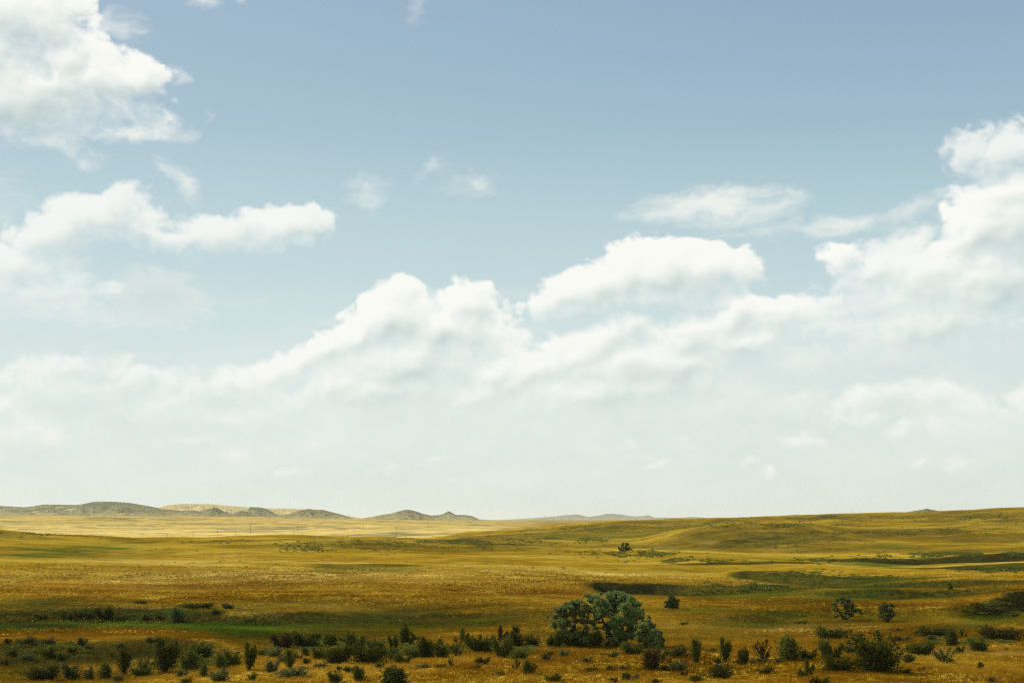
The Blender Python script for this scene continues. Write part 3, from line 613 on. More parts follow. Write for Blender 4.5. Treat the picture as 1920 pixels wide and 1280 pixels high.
# px, py of the foot, width, height, shape, leaf, what it is, where it is (a phrase other labels may refer to)
MAJOR = [
 (80, 1277, 64, 34, 'wide', 'dark', 'low spreading dark green shrub at the bottom left corner of the land', 'the corner shrub at bottom left'),
 (132, 1273, 30, 30, 'bush', 'pale', 'light green rounded shrub beside the spreading dark corner shrub', 'the light green shrub beside the corner shrub'),
 (190, 1273, 36, 32, 'bush', 'olive', 'dense olive shrub between the light green shrub and the slim upright one', None),
 (232, 1263, 26, 40, 'tall', 'dark', 'slim upright dark shrub standing alone on bare golden grass', 'the slim upright shrub on golden grass'),
 (305, 1261, 60, 54, 'tall', 'dark', 'largest dark bush of the thicket below the earth bank, nearly black inside', 'the blackish bush below the earth bank'),
 (350, 1256, 46, 38, 'bush', 'olive', 'broad olive bush touching the right side of the blackish bank bush', 'the broad olive bush beside the blackish one'),
 (271, 1264, 26, 32, 'open', 'olive', 'thin open leafy shrub leaning by the left side of the blackish bush', None),
 (380, 1234, 32, 30, 'bush', 'dark', 'round dark bush standing right under the hump of the earth bank', 'the round bush under the bank hump'),
 (408, 1276, 44, 24, 'low', 'sage', 'broad grey green sagebrush at the lower edge left of the dark column bush', 'the broad grey sagebrush at the lower edge'),
 (435, 1249, 28, 32, 'bush', 'olive', 'medium olive bush standing just before the dark narrow column bush', None),
 (466, 1256, 30, 44, 'tall', 'dark', 'dark narrow column bush at the end of the earth bank', 'the narrow column bush at the bank end'),
 (332, 1168, 34, 28, 'bush', 'blue', 'lone blue green shrub standing at the far edge of the green meadow', 'the lone shrub at the meadow edge'),
 (370, 1141, 64, 13, 'wide', 'dark', 'long low dark brush on the golden slope above the lone meadow shrub', None),
 (755, 1209, 32, 38, 'bush', 'dark', 'tall dark round bush standing above the middle thicket', 'the tall round bush above the thicket'),
 (670, 1219, 44, 34, 'bush', 'dark', 'dark domed bush at the back left of the middle thicket', 'the domed bush at the thicket back'),
 (705, 1222, 30, 26, 'bush', 'olive', 'smaller olive bush against the right flank of the domed thicket bush', None),
 (635, 1243, 54, 36, 'wide', 'dark', 'wide dark bush at the front left of the middle thicket', 'the wide bush at the thicket front'),
 (694, 1242, 58, 34, 'wide', 'dark', 'long dark bush in the front row of the middle thicket', 'the long bush in the thicket front row'),
 (732, 1239, 36, 28, 'bush', 'olive', 'olive bush closing the right end of the thicket front row', None),
 (798, 1232, 40, 36, 'bush', 'dark', 'very dark dense bush just right of the middle thicket', 'the dense bush right of the thicket'),
 (829, 1232, 30, 30, 'bush', 'olive', 'olive bush leaning on the dense dark bush right of the thicket', None),
 (856, 1229, 26, 24, 'open', 'pale', 'pale open shrub between two dark bushes near the middle', 'the pale open shrub near the middle'),
 (866, 1206, 30, 26, 'open', 'olive', 'loose upright olive shrub behind the pale open shrub', None),
 (902, 1223, 44, 34, 'bush', 'dark', 'broad dark bush left of the bare topped shrub', 'the broad bush left of the bare topped shrub'),
 (942, 1232, 42, 36, 'bush', 'olive', 'large olive bush below the bare topped shrub', 'the large olive bush below the bare topped shrub'),
 (937, 1205, 32, 28, 'open', 'brown', 'half bare shrub with dead branching twigs on top', 'the half bare twiggy shrub'),
 (726, 1287, 74, 40, 'bush', 'dark', 'big black green bush cut off by the bottom edge', 'the big bush cut by the bottom edge'),
 (672, 1275, 28, 26, 'bush', 'pale', 'pale yellow green bush just left of the big cut off bush', None),
 (628, 1279, 30, 22, 'bush', 'dark', 'small round dark bush at the bottom edge left of the pale yellow one', None),
 (550, 1269, 60, 20, 'low', 'sage', 'long silvery grey sagebrush mound on orange grass', 'the long silvery sagebrush mound'),
 (543, 1253, 24, 32, 'tall', 'olive', 'upright olive shrub right behind the long silvery sagebrush mound', None),
 (510, 1259, 30, 24, 'low', 'sage', 'roundish grey sagebrush left of the upright olive shrub', None),
 (528, 1216, 44, 26, 'bush', 'brown', 'brownish bush at the left end of the creek brush', 'the brownish creek bush'),
 (572, 1214, 46, 30, 'bush', 'dark', 'dark matted bush in the middle of the creek brush', 'the matted bush in the creek brush'),
 (612, 1212, 40, 28, 'bush', 'olive', 'olive bush at the right end of the creek brush', None),
 (966, 1213, 38, 28, 'bush', 'dark', 'dark low bush on the left approach to the silver trees', 'the dark bush on the approach to the silver trees'),
 (998, 1211, 32, 22, 'bush', 'olive', 'dusty olive bush midway between the approach bush and silver trees', None),
 (1031, 1212, 21, 20, 'bush', 'dark', 'small round black bush at the foot of the left silver tree', None),
 (1047, 1213, 17, 26, 'tall', 'dark', 'narrow dark sprig bush beside the small round black bush', None),
 (1078, 1211, 54, 34, 'bush', 'olive', 'dark olive understorey bush beneath the left silver tree', 'the understorey bush below the left silver tree'),
 (1112, 1210, 44, 26, 'bush', 'olive', 'low olive understorey bush between the two larger silver trees', None),
 (1186, 1226, 36, 24, 'bush', 'olive', 'low olive bush in front of the main silver tree trunk', 'the bush before the main silver trunk'),
 (1215, 1256, 48, 42, 'bush', 'brown', 'brownish dark bush alone on orange grass below the silver trees', 'the brownish bush below the silver trees'),
 (1233, 1240, 36, 27, 'open', 'pale', 'pale green feathery shrub behind the brownish lone bush', 'the pale feathery shrub'),
 (1266, 1231, 44, 22, 'low', 'pale', 'wide grey green shrub right of the pale feathery shrub', None),
 (1305, 1243, 25, 42, 'tall', 'olive', 'tall thin olive shrub, first of the row right of the silver trees', 'the tall thin olive shrub'),
 (1358, 1240, 28, 38, 'tall', 'dark', 'tall dark oval shrub in the row right of the silver trees', 'the tall dark oval shrub'),
 (1394, 1246, 22, 29, 'tall', 'dark', 'shorter dark oval shrub next to the tall dark oval one', 'the shorter oval shrub'),
 (1430, 1235, 32, 34, 'open', 'brown', 'reddish brown open shrub left of the large olive bush', 'the reddish brown open shrub'),
 (1352, 1271, 44, 28, 'low', 'dark', 'broad dark sagebrush clump near the bottom under the oval shrubs', 'the broad clump under the oval shrubs'),
 (1468, 1238, 62, 48, 'bush', 'olive', 'large loose olive bush on orange grass, second largest at right', 'the large loose olive bush'),
 (1562, 1197, 54, 23, 'wide', 'dark', 'flat topped dark bush by itself on pale grass', 'the flat topped bush on pale grass'),
 (1645, 1258, 92, 70, 'bush', 'dark', 'largest darkest bush of all, dense and ragged, at lower right', 'the largest dark bush'),
 (1577, 1259, 54, 30, 'wide', 'dark', 'low dark bush spreading from the left foot of the largest bush', None),
 (1560, 1234, 38, 36, 'bush', 'olive', 'olive bush standing behind the low dark bush at lower right', 'the olive bush behind the low dark one'),
 (1515, 1235, 40, 20, 'low', 'dark', 'low dark shrub between the large olive bush and the smaller one', None),
 (1727, 1228, 50, 27, 'wide', 'dark', 'wide dark spiky bush right of the largest bush', 'the wide spiky bush right of the largest'),
 (1771, 1242, 44, 25, 'open', 'pale', 'bright green fan shaped shrub with reddish stems', 'the bright fan shaped shrub'),
 (1778, 1211, 36, 32, 'bush', 'dark', 'dark round bush above the bright fan shaped shrub', 'the round bush above the fan shaped shrub'),
 (1757, 1193, 64, 20, 'wide', 'dark', 'long dark hedge like brush behind the round bush at right', None),
 (1835, 1221, 42, 24, 'bush', 'dark', 'dark bush sloping down to the right of the round one', 'the sloping dark bush'),
 (1880, 1200, 64, 26, 'wide', 'brown', 'broad bush with brown dead twigs on top near the right edge', 'the brown topped bush by the right edge'),
 (1698, 1242, 34, 16, 'low', 'pale', 'low pale green shrub at the right foot of the largest bush', None),
 (1600, 1224, 40, 18, 'low', 'pale', 'low yellowish shrub tucked behind the left of the largest bush', None),
 (1512, 1269, 28, 30, 'open', 'dark', 'thin straggling shrub near the bottom below the large olive bush', 'the thin straggling shrub'),
]
MINOR = [
 (165, 1273, 26, 22, 'low', 'sage'), (222, 1278, 22, 16, 'low', 'sage'), (377, 1268, 24, 26, 'bush', 'olive'), (413, 1254, 26, 28, 'bush', 'olive'), (472, 1274, 18, 14, 'low', 'dark'), (350, 1281, 24, 13, 'low', 'dark'), (335, 1268, 30, 13, 'low', 'sage'), (266, 1266, 30, 16, 'bush', 'dark'),
 (47, 1208, 32, 15, 'low', 'sage'), (90, 1207, 26, 13, 'low', 'sage'), (148, 1210, 26, 15, 'low', 'sage'), (285, 1204, 26, 12, 'low', 'sage'), (88, 1231, 30, 17, 'low', 'dark'), (50, 1236, 26, 13, 'low', 'sage'), (110, 1236, 22, 13, 'low', 'dark'), (168, 1217, 20, 11, 'low', 'sage'), (20, 1228, 24, 13, 'low', 'dark'), (8, 1246, 20, 12, 'low', 'dark'), (10, 1206, 20, 9, 'low', 'dark'), (135, 1222, 20, 11, 'low', 'dark'), (222, 1212, 20, 8, 'low', 'sage'),
 (263, 1131, 27, 7, 'low', 'dark'), (130, 1159, 34, 14, 'bush', 'dark'), (160, 1160, 34, 17, 'bush', 'dark'), (195, 1159, 36, 19, 'bush', 'dark'), (228, 1162, 28, 11, 'low', 'dark'), (268, 1162, 34, 12, 'bush', 'dark'), (300, 1160, 26, 10, 'low', 'dark'), (428, 1141, 26, 11, 'bush', 'sage'), (468, 1166, 28, 9, 'low', 'dark'), (400, 1150, 34, 8, 'low', 'dark'), (75, 1158, 30, 8, 'low', 'olive'),
 (511, 1231, 36, 19, 'low', 'sage'), (492, 1229, 22, 15, 'low', 'dark'), (570, 1244, 22, 11, 'low', 'dark'), (572, 1230, 19, 16, 'bush', 'dark'), (598, 1236, 30, 23, 'bush', 'olive'), (602, 1253, 30, 13, 'low', 'sage'), (632, 1257, 17, 9, 'low', 'dark'), (656, 1259, 26, 12, 'low', 'dark'), (790, 1251, 28, 8, 'low', 'sage'), (827, 1251, 22, 7, 'low', 'dark'), (846, 1250, 13, 18, 'open', 'pale'), (905, 1244, 32, 14, 'low', 'dark'), (892, 1253, 20, 8, 'low', 'dark'), (937, 1265, 20, 9, 'low', 'sage'), (757, 1243, 30, 20, 'bush', 'olive'), (775, 1233, 24, 18, 'bush', 'dark'), (737, 1217, 22, 25, 'bush', 'dark'), (782, 1201, 14, 12, 'bush', 'olive'), (822, 1209, 18, 14, 'bush', 'olive'), (712, 1253, 20, 13, 'low', 'pale'), (882, 1212, 22, 14, 'bush', 'olive'), (650, 1228, 26, 18, 'bush', 'dark'), (715, 1232, 24, 20, 'bush', 'dark'), (560, 1236, 18, 12, 'low', 'sage'), (530, 1240, 30, 16, 'low', 'sage'), (545, 1203, 26, 14, 'bush', 'brown'), (590, 1200, 26, 14, 'bush', 'dark'), (640, 1204, 24, 10, 'bush', 'olive'),
 (968, 1189, 15, 18, 'bush', 'dark'), (975, 1235, 38, 22, 'low', 'olive'), (1018, 1238, 28, 13, 'low', 'sage'), (1058, 1232, 22, 16, 'low', 'sage'), (1147, 1231, 24, 11, 'low', 'sage'), (1032, 1228, 16, 9, 'low', 'dark'), (985, 1263, 38, 25, 'low', 'dark'), (968, 1253, 15, 18, 'open', 'dark'), (1035, 1277, 38, 15, 'low', 'dark'), (1110, 1258, 26, 9, 'low', 'dark'), (1140, 1257, 28, 10, 'low', 'sage'), (1170, 1255, 24, 9, 'low', 'sage'), (1240, 1256, 24, 10, 'low', 'dark'), (1272, 1257, 38, 20, 'low', 'sage'), (1170, 1276, 26, 17, 'bush', 'dark'), (1150, 1278, 18, 10, 'low', 'dark'), (1190, 1274, 16, 12, 'low', 'sage'), (1306, 1279, 28, 18, 'low', 'dark'), (1225, 1281, 30, 9, 'low', 'dark'), (1283, 1266, 16, 9, 'low', 'dark'), (1330, 1222, 26, 8, 'low', 'sage'), (1283, 1172, 22, 8, 'low', 'dark'), (1342, 1257, 24, 14, 'low', 'sage'), (1428, 1241, 26, 9, 'low', 'sage'), (1433, 1263, 32, 15, 'low', 'dark'), (1140, 1212, 20, 12, 'bush', 'olive'), (1165, 1212, 26, 12, 'bush', 'olive'), (1100, 1240, 26, 9, 'low', 'pale'), (1345, 1243, 14, 12, 'low', 'dark'), (1412, 1243, 16, 8, 'low', 'sage'),
 (1718, 1191, 30, 9, 'low', 'dark'), (1690, 1202, 36, 11, 'low', 'sage'), (1680, 1184, 24, 7, 'low', 'dark'), (1503, 1171, 30, 9, 'low', 'dark'), (1497, 1268, 26, 11, 'low', 'dark'), (1537, 1282, 40, 14, 'low', 'dark'), (1698, 1261, 20, 8, 'low', 'dark'), (1729, 1257, 16, 8, 'low', 'dark'), (1835, 1254, 18, 13, 'low', 'sage'), (1858, 1277, 16, 9, 'low', 'sage'), (1885, 1219, 11, 5, 'low', 'brown'), (1545, 1258, 22, 8, 'low', 'dark'), (1455, 1242, 20, 8, 'low', 'sage'), (1800, 1224, 18, 14, 'low', 'dark'), (1806, 1195, 16, 16, 'open', 'dark'), (1846, 1196, 18, 18, 'open', 'dark'), (1740, 1200, 30, 10, 'low', 'sage'), (1660, 1222, 30, 12, 'low', 'brown'), (1895, 1158, 30, 11, 'low', 'olive'), (1793, 1225, 12, 8, 'low', 'olive'),
]
NMS = {'low': 'sagebrush', 'bush': 'shrub', 'tall': 'shrub', 'open': 'shrub', 'wide': 'shrub'}
for i, (px_, py_, w_, h_, sh, kd, lab, ref) in enumerate(MAJOR):
    plant('sagebrush' if sh == 'low' and kd in ('sage', 'dark') else 'shrub', lab, 'shrub', px_, py_, w_, h_, sh, kd, G1, i)
_words = {'dark': 'dark green', 'olive': 'olive green', 'sage': 'grey', 'pale': 'pale green', 'brown': 'brownish'}
_shapew = {'low': 'low {} sagebrush tuft', 'bush': 'small rounded {} bush', 'open': 'spindly {} sprig', 'tall': 'small upright {} bush', 'wide': 'low {} brush'}
_used = set()
REFS = [(m_[0], m_[1], m_[7]) for m_ in MAJOR if m_[7]]+[(1155, 1207, 'the main silver tree'), (1072, 1210, 'the left silver tree'), (1219, 1214, 'the small right silver tree')]
for i, (px_, py_, w_, h_, sh, kd) in enumerate(MINOR):
    what = _shapew[sh].format(_words[kd]); lab = None
    for rx, ry, ref in sorted(REFS, key=lambda q: math.hypot(q[0]-px_, 2.5*(q[1]-py_))):
        dx, dy = px_-rx, (py_-ry)*2.0
        if abs(dx) > abs(dy): rel = ('close beside {} on its right' if dx > 0 else 'close beside {} on its left') if abs(dx) < 55 else ('some way right of {}' if dx > 0 else 'some way left of {}')
        else: rel = ('just in front of {}' if dy > 0 else 'just behind {}') if abs(dy) < 60 else ('well in front of {}' if dy > 0 else 'well behind {}')
        cand = what+' '+rel.format(ref)
        if cand not in _used and len(cand.split()) <= 16: lab = cand; break
    _used.add(lab)
    plant(NMS[sh], lab, 'sagebrush' if sh == 'low' else 'shrub', px_, py_, w_, h_, sh, kd, 'small shrubs and sagebrush tufts in the near grass', i)

# ------------------------------------------------------------------ trees: crowns of many leaf clumps on leaning stems
def tree(name, label, px, py, w, h, clumps, stems, kind, nleaf, size, seed, group, deep=.34):
    """clumps (x, y, r) and stems [(x, y) ...] in units of the tree's width and height, x from -.5 to .5, y from 0 up"""
    rs = np.random.RandomState(seed)
    x, y, z, r = ground_at(px, py); s = math.hypot(r, EYE-z)/F/math.cos(PITCH); W = w*s; Hh = h*s
    e = bpy.data.objects.new(name, None); C.objects.link(e); e.location = (x, y, z); e.rotation_euler = (0, 0, -math.atan2(x, y))
    tag(e, label, 'tree', group)
    cc = np.array([(c[0]*W, rs.uniform(-deep, deep)*W*max(.2, 1-abs(c[0])*1.2), c[1]*Hh, c[2]*W*(1.12 if kind == 'silver' else 1.22)) for c in clumps])
    sat = np.array([(c[0]+rs.normal(0, .8)*c[3], c[1]+rs.normal(0, .8)*c[3], c[2]+rs.normal(.1, .75)*c[3], c[3]*rs.uniform(.38, .62)) for c in cc for _ in range(2)])
    # the far side of the crown
    back = np.array([(c[0]*W*.85+rs.normal(0, .03)*W, rs.choice([-1, 1])*rs.uniform(.15, deep)*W, c[1]*Hh*.95, c[2]*W) for c in clumps if rs.rand() < .55 and c[2] > .09])
    if len(back): cc = np.vstack([cc, back])
    if kind == 'silver': cc = np.vstack([cc, sat])
    paths = []
    for k, st in enumerate(stems):
        p = np.array([(q[0]*W, rs.normal(0, .03)*W*(j > 0), q[1]*Hh-(.05 if j == 0 else 0)) for j, q in enumerate(st)])
        t = np.linspace(0, 1, 9); tp = np.linspace(0, 1, len(p)); pp = np.stack([np.interp(t, tp, p[:, a]) for a in range(3)], 1)
        pp[1:-1] += rs.normal(0, .012*W, (7, 3))
        paths.append((pp, np.linspace(.035*W, .012*W, 9)))
    ends = [p[0] for p in paths]
    limbs = []
    for c in cc:
        best = min((pt for p in ends for pt in p[2:]), key=lambda q: np.linalg.norm(q-c[:3])+.6*max(0, q[2]-c[2]))
        t = np.linspace(0, 1, 5)[:, None]; mid = (best+c[:3])/2+rs.normal(0, .03*W, 3)
        limbs.append(((1-t)**2*best+2*t*(1-t)*mid+t*t*(c[:3]+np.array([0, 0, c[3]*.5])), np.linspace(.013*W, .003*W, 5)))
    tv, tf = tubes(paths, 7); lv, lf = tubes(limbs, 7); o = mesh_np('trunk', np.vstack([tv, lv]), np.vstack([tf, lf+len(tv)]), BARK); o.parent = e
    vol = cc[:, 3]**2; cen = []; dr = []
    for c, q in zip(cc, vol/vol.sum()):
        k = int(nleaf*q); m_ = max(3, int(k/26))
        # every clump is made of small twigs with leaves along them
        dv = rs.normal(0, 1, (m_, 3)); dv[:, 2] = dv[:, 2]*.9+.25; dv /= np.linalg.norm(dv, axis=1, keepdims=True)
        tw = c[:3]+dv*c[3]*rs.uniform(.45, 1.08, (m_, 1))*np.array([1, 1, .9])
        idx = rs.randint(0, m_, k)
        cen.append(tw[idx]-dv[idx]*rs.uniform(0, .45, (k, 1))*c[3]+rs.normal(0, .13*c[3], (k, 3))); dr.append(dv[idx])
    cen = np.vstack(cen); dr = np.vstack(dr); keep = cen[:, 2] > .05
    v, f, rn = leaves(cen[keep], dr[keep], size, rs, spread=.6)
    o = mesh_np('crown', v, f, LM[kind], {'rnd': rn}, smooth=False); o.parent = e
    return e
def zpts(lst, x0, x1, y0, y1):
    """crown clumps noted on an enlarged view with these bounds -> tree units"""
    return [((x-(x0+x1)/2)/(x1-x0), (y1-y)/(y1-y0), r/(x1-x0)) for x, y, r in lst]
GT = 'silver green trees in a clump on the near grass'
tree('silver_tree', 'largest silver green tree with a billowing crown on leaning dark stems', 1155, 1209, 97, 96,
     zpts([(635, 255, 40), (600, 275, 28), (690, 300, 48), (640, 320, 40), (740, 250, 42), (790, 245, 40), (830, 250, 38), (700, 360, 46), (765, 320, 56), (850, 320, 50), (905, 300, 40), (930, 350, 42), (945, 400, 32), (780, 410, 52), (870, 410, 52), (910, 460, 42), (640, 400, 30), (620, 440, 28), (730, 460, 42), (800, 500, 42), (860, 520, 36), (770, 560, 30), (900, 520, 34), (720, 540, 24), (640, 480, 22), (830, 570, 26)], 590, 970, 205, 592),
     [[(.05, 0), (-.10, .22), (-.28, .45), (-.33, .75)], [(.06, 0), (.02, .3), (-.05, .6), (-.06, .85)], [(.09, 0), (.13, .35), (.15, .6), (.2, .8)], [(.15, 0), (.24, .3), (.34, .6)]], 'silver', 68000, .16, 801, GT)
tree('silver_tree', 'left silver green tree with golden grass showing through its crown', 1071, 1210, 78, 80,
     zpts([(370, 335, 36), (420, 305, 38), (465, 295, 32), (510, 290, 38), (555, 300, 34), (340, 385, 30), (395, 380, 42), (455, 365, 42), (520, 355, 38), (570, 340, 24), (590, 350, 18), (320, 450, 28), (370, 430, 34), (420, 440, 34), (395, 490, 34), (475, 420, 28), (530, 420, 26), (360, 520, 28), (430, 520, 34), (500, 500, 30), (560, 470, 24), (600, 430, 22), (490, 560, 32), (560, 550, 34), (620, 530, 26)], 285, 610, 268, 602),
     [[(.1, 0), (-.05, .25), (-.2, .45), (-.25, .7)], [(.12, 0), (.1, .3), (.08, .55), (.1, .8)], [(.15, 0), (.28, .3), (.35, .5)]], 'silver', 40000, .16, 802, GT)
tree('silver_tree', 'small rounded silver green tree at the right end of the tree clump', 1219, 1216, 55, 49,
     zpts([(985, 460, 32), (1025, 450, 28), (1050, 465, 32), (960, 510, 30), (1010, 510, 38), (1065, 510, 36), (1100, 520, 26), (1115, 560, 28), (975, 560, 30), (1030, 560, 40), (1080, 575, 36), (1110, 595, 24), (1000, 600, 26), (1050, 605, 30)], 930, 1142, 428, 622),
     [[(.05, 0), (-.05, .3), (-.2, .6)], [(.07, 0), (.12, .4), (.1, .75)], [(.1, 0), (.25, .3), (.36, .5)]], 'silver', 23000, .15, 803, GT)
GM = 'single trees in the creek bottoms'
tree('creek_tree', 'round blue green tree on the creek flat below the black cutbank', 1260, 1143, 30, 29,
     [(-.25, .5, .2), (0, .75, .2), (.2, .6, .22), (.35, .4, .15), (-.3, .25, .18), (.1, .35, .22), (.3, .2, .17), (-.05, .2, .2), (-.08, .95, .07), (-.12, .6, .15)], [[(0, 0), (-.05, .5), (-.05, .9)], [(.03, 0), (.2, .5)]], 'blue', 2600, .26, 804, GM)
tree('creek_tree', 'tree with a gap in its blue grey crown and a side branch low at right', 1587, 1164, 50, 43,
     zpts([(520, 300, 26), (515, 340, 20), (540, 270, 22), (575, 265, 26), (610, 270, 24), (600, 310, 28), (640, 310, 28), (655, 345, 24), (610, 350, 28), (570, 380, 22), (590, 395, 20), (530, 385, 18), (640, 375, 18), (690, 345, 16), (705, 355, 12), (555, 350, 12)], 495, 700, 248, 414),
     [[(-.05, 0), (-.25, .35), (-.38, .7), (-.25, .85)], [(-.05, 0), (.0, .4), (.05, .8)], [(-.02, 0), (.2, .4), (.28, .6)]], 'blue', 4200, .2, 805, GM)
tree('creek_tree', 'upright rounded silvery tree on green ground right of the tree with a gap', 1662, 1166, 31, 34,
     [(-.25, .8, .2), (.02, .85, .2), (.27, .8, .2), (-.3, .55, .2), (0, .6, .24), (.3, .55, .2), (-.25, .3, .2), (.05, .35, .24), (.28, .3, .18), (-.1, .15, .18), (.15, .15, .18)], [[(0, 0), (-.12, .4), (-.2, .8)], [(.02, 0), (.15, .4), (.2, .8)]], 'blue', 3200, .2, 806, GM)
tree('creek_tree', 'tiny dark upright tree between the far green creek terraces', 1781, 1106, 14, 14,
     [(-.15, .75, .25), (.15, .65, .25), (-.1, .4, .3), (.15, .3, .3)], [[(0, 0), (0, .8)]], 'blue', 600, .3, 807, GM)
tree('creek_tree', 'distant dark tree with twin crowns in the hollow left of the knoll', 1171, 1034, 31, 19,
     [(-.3, .3, .16), (-.12, .55, .14), (-.08, .75, .1), (.1, .8, .12), (.22, .7, .13), (.1, .5, .16), (-.15, .25, .16), (.05, .25, .17), (.28, .4, .12), (.2, .2, .14), (.4, .2, .08)], [[(0, 0), (-.1, .4), (-.12, .7)], [(.03, 0), (.15, .5), (.2, .7)]], 'blue', 1500, .42, 808, GM)
# ------------------------------------------------------------------ sagebrush that nobody could count
def scatter(regions, seed):
    rs = np.random.RandomState(seed); Cn = []; Sz = []
    for cx, cy, rx, ry, nn, sz in regions:
        for _ in range(int(nn*(2.6 if sz > .7 else 1.5))):
            q = rs.normal(0, .5, 2); px_, py_ = cx+q[0]*rx, cy+q[1]*ry
            a, r = hit(px_, py_)
            if r is None or r < 128: continue
            if perlin(np.array([px_/40.]), np.array([py_/9.]), 777)[0] < -.1+rs.normal(0, .1): continue
            Cn.append((a, r)); Sz.append(sz*(.52 if sz > .7 else .8)*rs.uniform(.45, 1.35))
    Cn = np.array(Cn); Sz = np.array(Sz)
    return Cn[:, 0], Cn[:, 1], Sz
REG = [(760, 1018, 260, 14, 500, .9), (930, 1015, 150, 12, 350, 1.0), (1180, 1038, 110, 8, 200, 1.1), (1250, 1050, 60, 5, 80, 1.0), (1110, 1012, 90, 8, 160, 1.0), (860, 1012, 30, 6, 40, 1.0),
 (1300, 980, 240, 10, 500, .9), (1600, 972, 330, 9, 800, .9), (1850, 968, 120, 12, 350, 1.0), (1100, 992, 160, 10, 400, .9), (1420, 985, 140, 6, 160, 1.1), (1600, 1000, 200, 7, 300, 1.1), (1450, 1015, 170, 16, 260, .9), (1800, 995, 160, 8, 200, 1.0),
 (1780, 1040, 160, 6, 420, 1.0), (1560, 1050, 120, 5, 120, 1.0), (1500, 1078, 90, 10, 180, .8), (1860, 1068, 70, 5, 130, 1.0), (1620, 1082, 90, 5, 70, .8), (1330, 1052, 70, 4, 90, .9),
 (1400, 1100, 110, 9, 200, .7), (1340, 1118, 120, 4, 120, .6), (1860, 1135, 80, 12, 160, .5),
 (70, 1000, 120, 6, 160, 1.0), (220, 1003, 40, 4, 40, 1.0), (580, 1028, 60, 8, 120, .9), (400, 1015, 60, 4, 40, .9), (480, 1050, 420, 30, 60, .75), (700, 1070, 400, 25, 34, .75), (200, 1080, 260, 25, 18, .75),
 (120, 1148, 150, 8, 220, .5), (300, 1150, 120, 9, 170, .5), (430, 1142, 60, 6, 70, .5), (760, 1160, 260, 16, 420, .42), (560, 1178, 120, 14, 200, .42), (1000, 1165, 80, 16, 130, .42), (1330, 1160, 160, 10, 120, .4), (1600, 1130, 200, 14, 110, .45), (1760, 1172, 160, 9, 160, .4), (1100, 1150, 200, 30, 40, .5), (900, 1120, 500, 20, 70, .6),
 (580, 1208, 90, 10, 150, .55), (640, 1230, 110, 9, 120, .5), (820, 1220, 180, 10, 240, .48), (1000, 1220, 110, 8, 110, .35), (700, 1245, 160, 8, 120, .34), (110, 1222, 130, 12, 190, .4), (400, 1262, 130, 14, 130, .3), (1200, 1240, 200, 16, 110, .3), (1560, 1235, 160, 14, 100, .3), (1800, 1215, 130, 14, 120, .3), (950, 1255, 500, 20, 120, .28), (1600, 1258, 300, 14, 60, .28)]
REG += [(700, 1225, 170, 14, 260, 1.2), (570, 1213, 90, 10, 120, 1.1), (900, 1218, 110, 12, 150, 1.1), (640, 1206, 120, 8, 90, 1.), (380, 1248, 120, 12, 120, 1.1), (150, 1262, 110, 9, 45, 1.1), (1810, 1202, 100, 8, 60, 1.1), (1580, 1242, 110, 9, 50, 1.2), (1090, 1206, 60, 4, 50, 1.2), (1440, 1246, 60, 5, 20, 1.1), (70, 1215, 80, 8, 40, 1.1), (1240, 1236, 50, 6, 24, 1.1), (640, 1262, 120, 8, 26, 1.0), (1330, 1272, 60, 5, 14, 1.)]
sa, sr, ss = scatter(REG, 900)
rs = np.random.RandomState(901)
def clumps(sel, NQ, card):
    s_ = ss[sel]; m_ = len(s_)
    base = np.stack([sr[sel]*np.sin(sa[sel]), sr[sel]*np.cos(sa[sel]), height(sa[sel], sr[sel])], 1)
    off = rs.normal(0, 1, (m_, NQ, 3)); off /= np.linalg.norm(off, axis=2, keepdims=True); off *= rs.uniform(.45, 1.05, (m_, NQ, 1))
    off[..., 2] = np.abs(off[..., 2])*.6
    form = np.stack([rs.uniform(.7, 2.0, m_), rs.uniform(.7, 1.3, m_), rs.uniform(.45, .85, m_)], 1)
    cen = base[:, None, :]+off*s_[:, None, None]*form[:, None, :]
    v, f, rn = leaves(cen.reshape(-1, 3), off.reshape(-1, 3)+np.array([0, 0, .4]), 1.0, rs, aspect=1.7, droop=0)
    k = np.repeat(np.repeat(s_, NQ), 4)[:, None]*card; c0 = np.repeat(cen.reshape(-1, 3), 4, 0)
    return c0+(v-c0)*k, np.clip(rn+np.repeat(np.repeat(rs.uniform(-.35, .3, m_), NQ), 4)+.06, 0, 1)
va, ra = clumps(sr < 235, 60, .24); vb, rb_ = clumps(sr >= 235, 14, .62)
tag(mesh_np('sagebrush', np.vstack([va, vb]), np.arange(len(va)+len(vb)).reshape(-1, 4), LM['olive'], {'rnd': np.append(ra, rb_)}, smooth=False), kind='stuff')
# ------------------------------------------------------------------ grass
gr_m, n = new_mat('grass_blades')
rnd = n.add('ShaderNodeAttribute', attribute_name='rnd').outputs['Fac']; A = lambda a: n.add('ShaderNodeAttribute', attribute_name=a).outputs['Fac']
c = n.ramp(rnd, [(0, (.15, .070, .003)), (.45, (.285, .140, .006)), (.8, (.42, .232, .016)), (1, (.54, .335, .036))])
c = n.mix(A('rust'), c, n.ramp(rnd, [(0, (.16, .06, .003)), (.6, (.32, .135, .007)), (1, (.44, .22, .016))]))
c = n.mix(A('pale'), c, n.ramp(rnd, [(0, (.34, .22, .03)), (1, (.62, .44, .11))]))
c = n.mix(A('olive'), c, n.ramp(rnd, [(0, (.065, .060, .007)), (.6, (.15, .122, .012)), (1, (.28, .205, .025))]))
c = n.mix(A('green'), c, n.ramp(rnd, [(0, (.045, .08, .006)), (.6, (.10, .16, .012)), (1, (.19, .24, .022))]))
c = n.mix(A('brush'), c, n.ramp(rnd, [(0, (.016, .017, .005)), (.6, (.04, .037, .01)), (1, (.12, .08, .018))]))  # same mask, so the bank shade is painted into the blades too
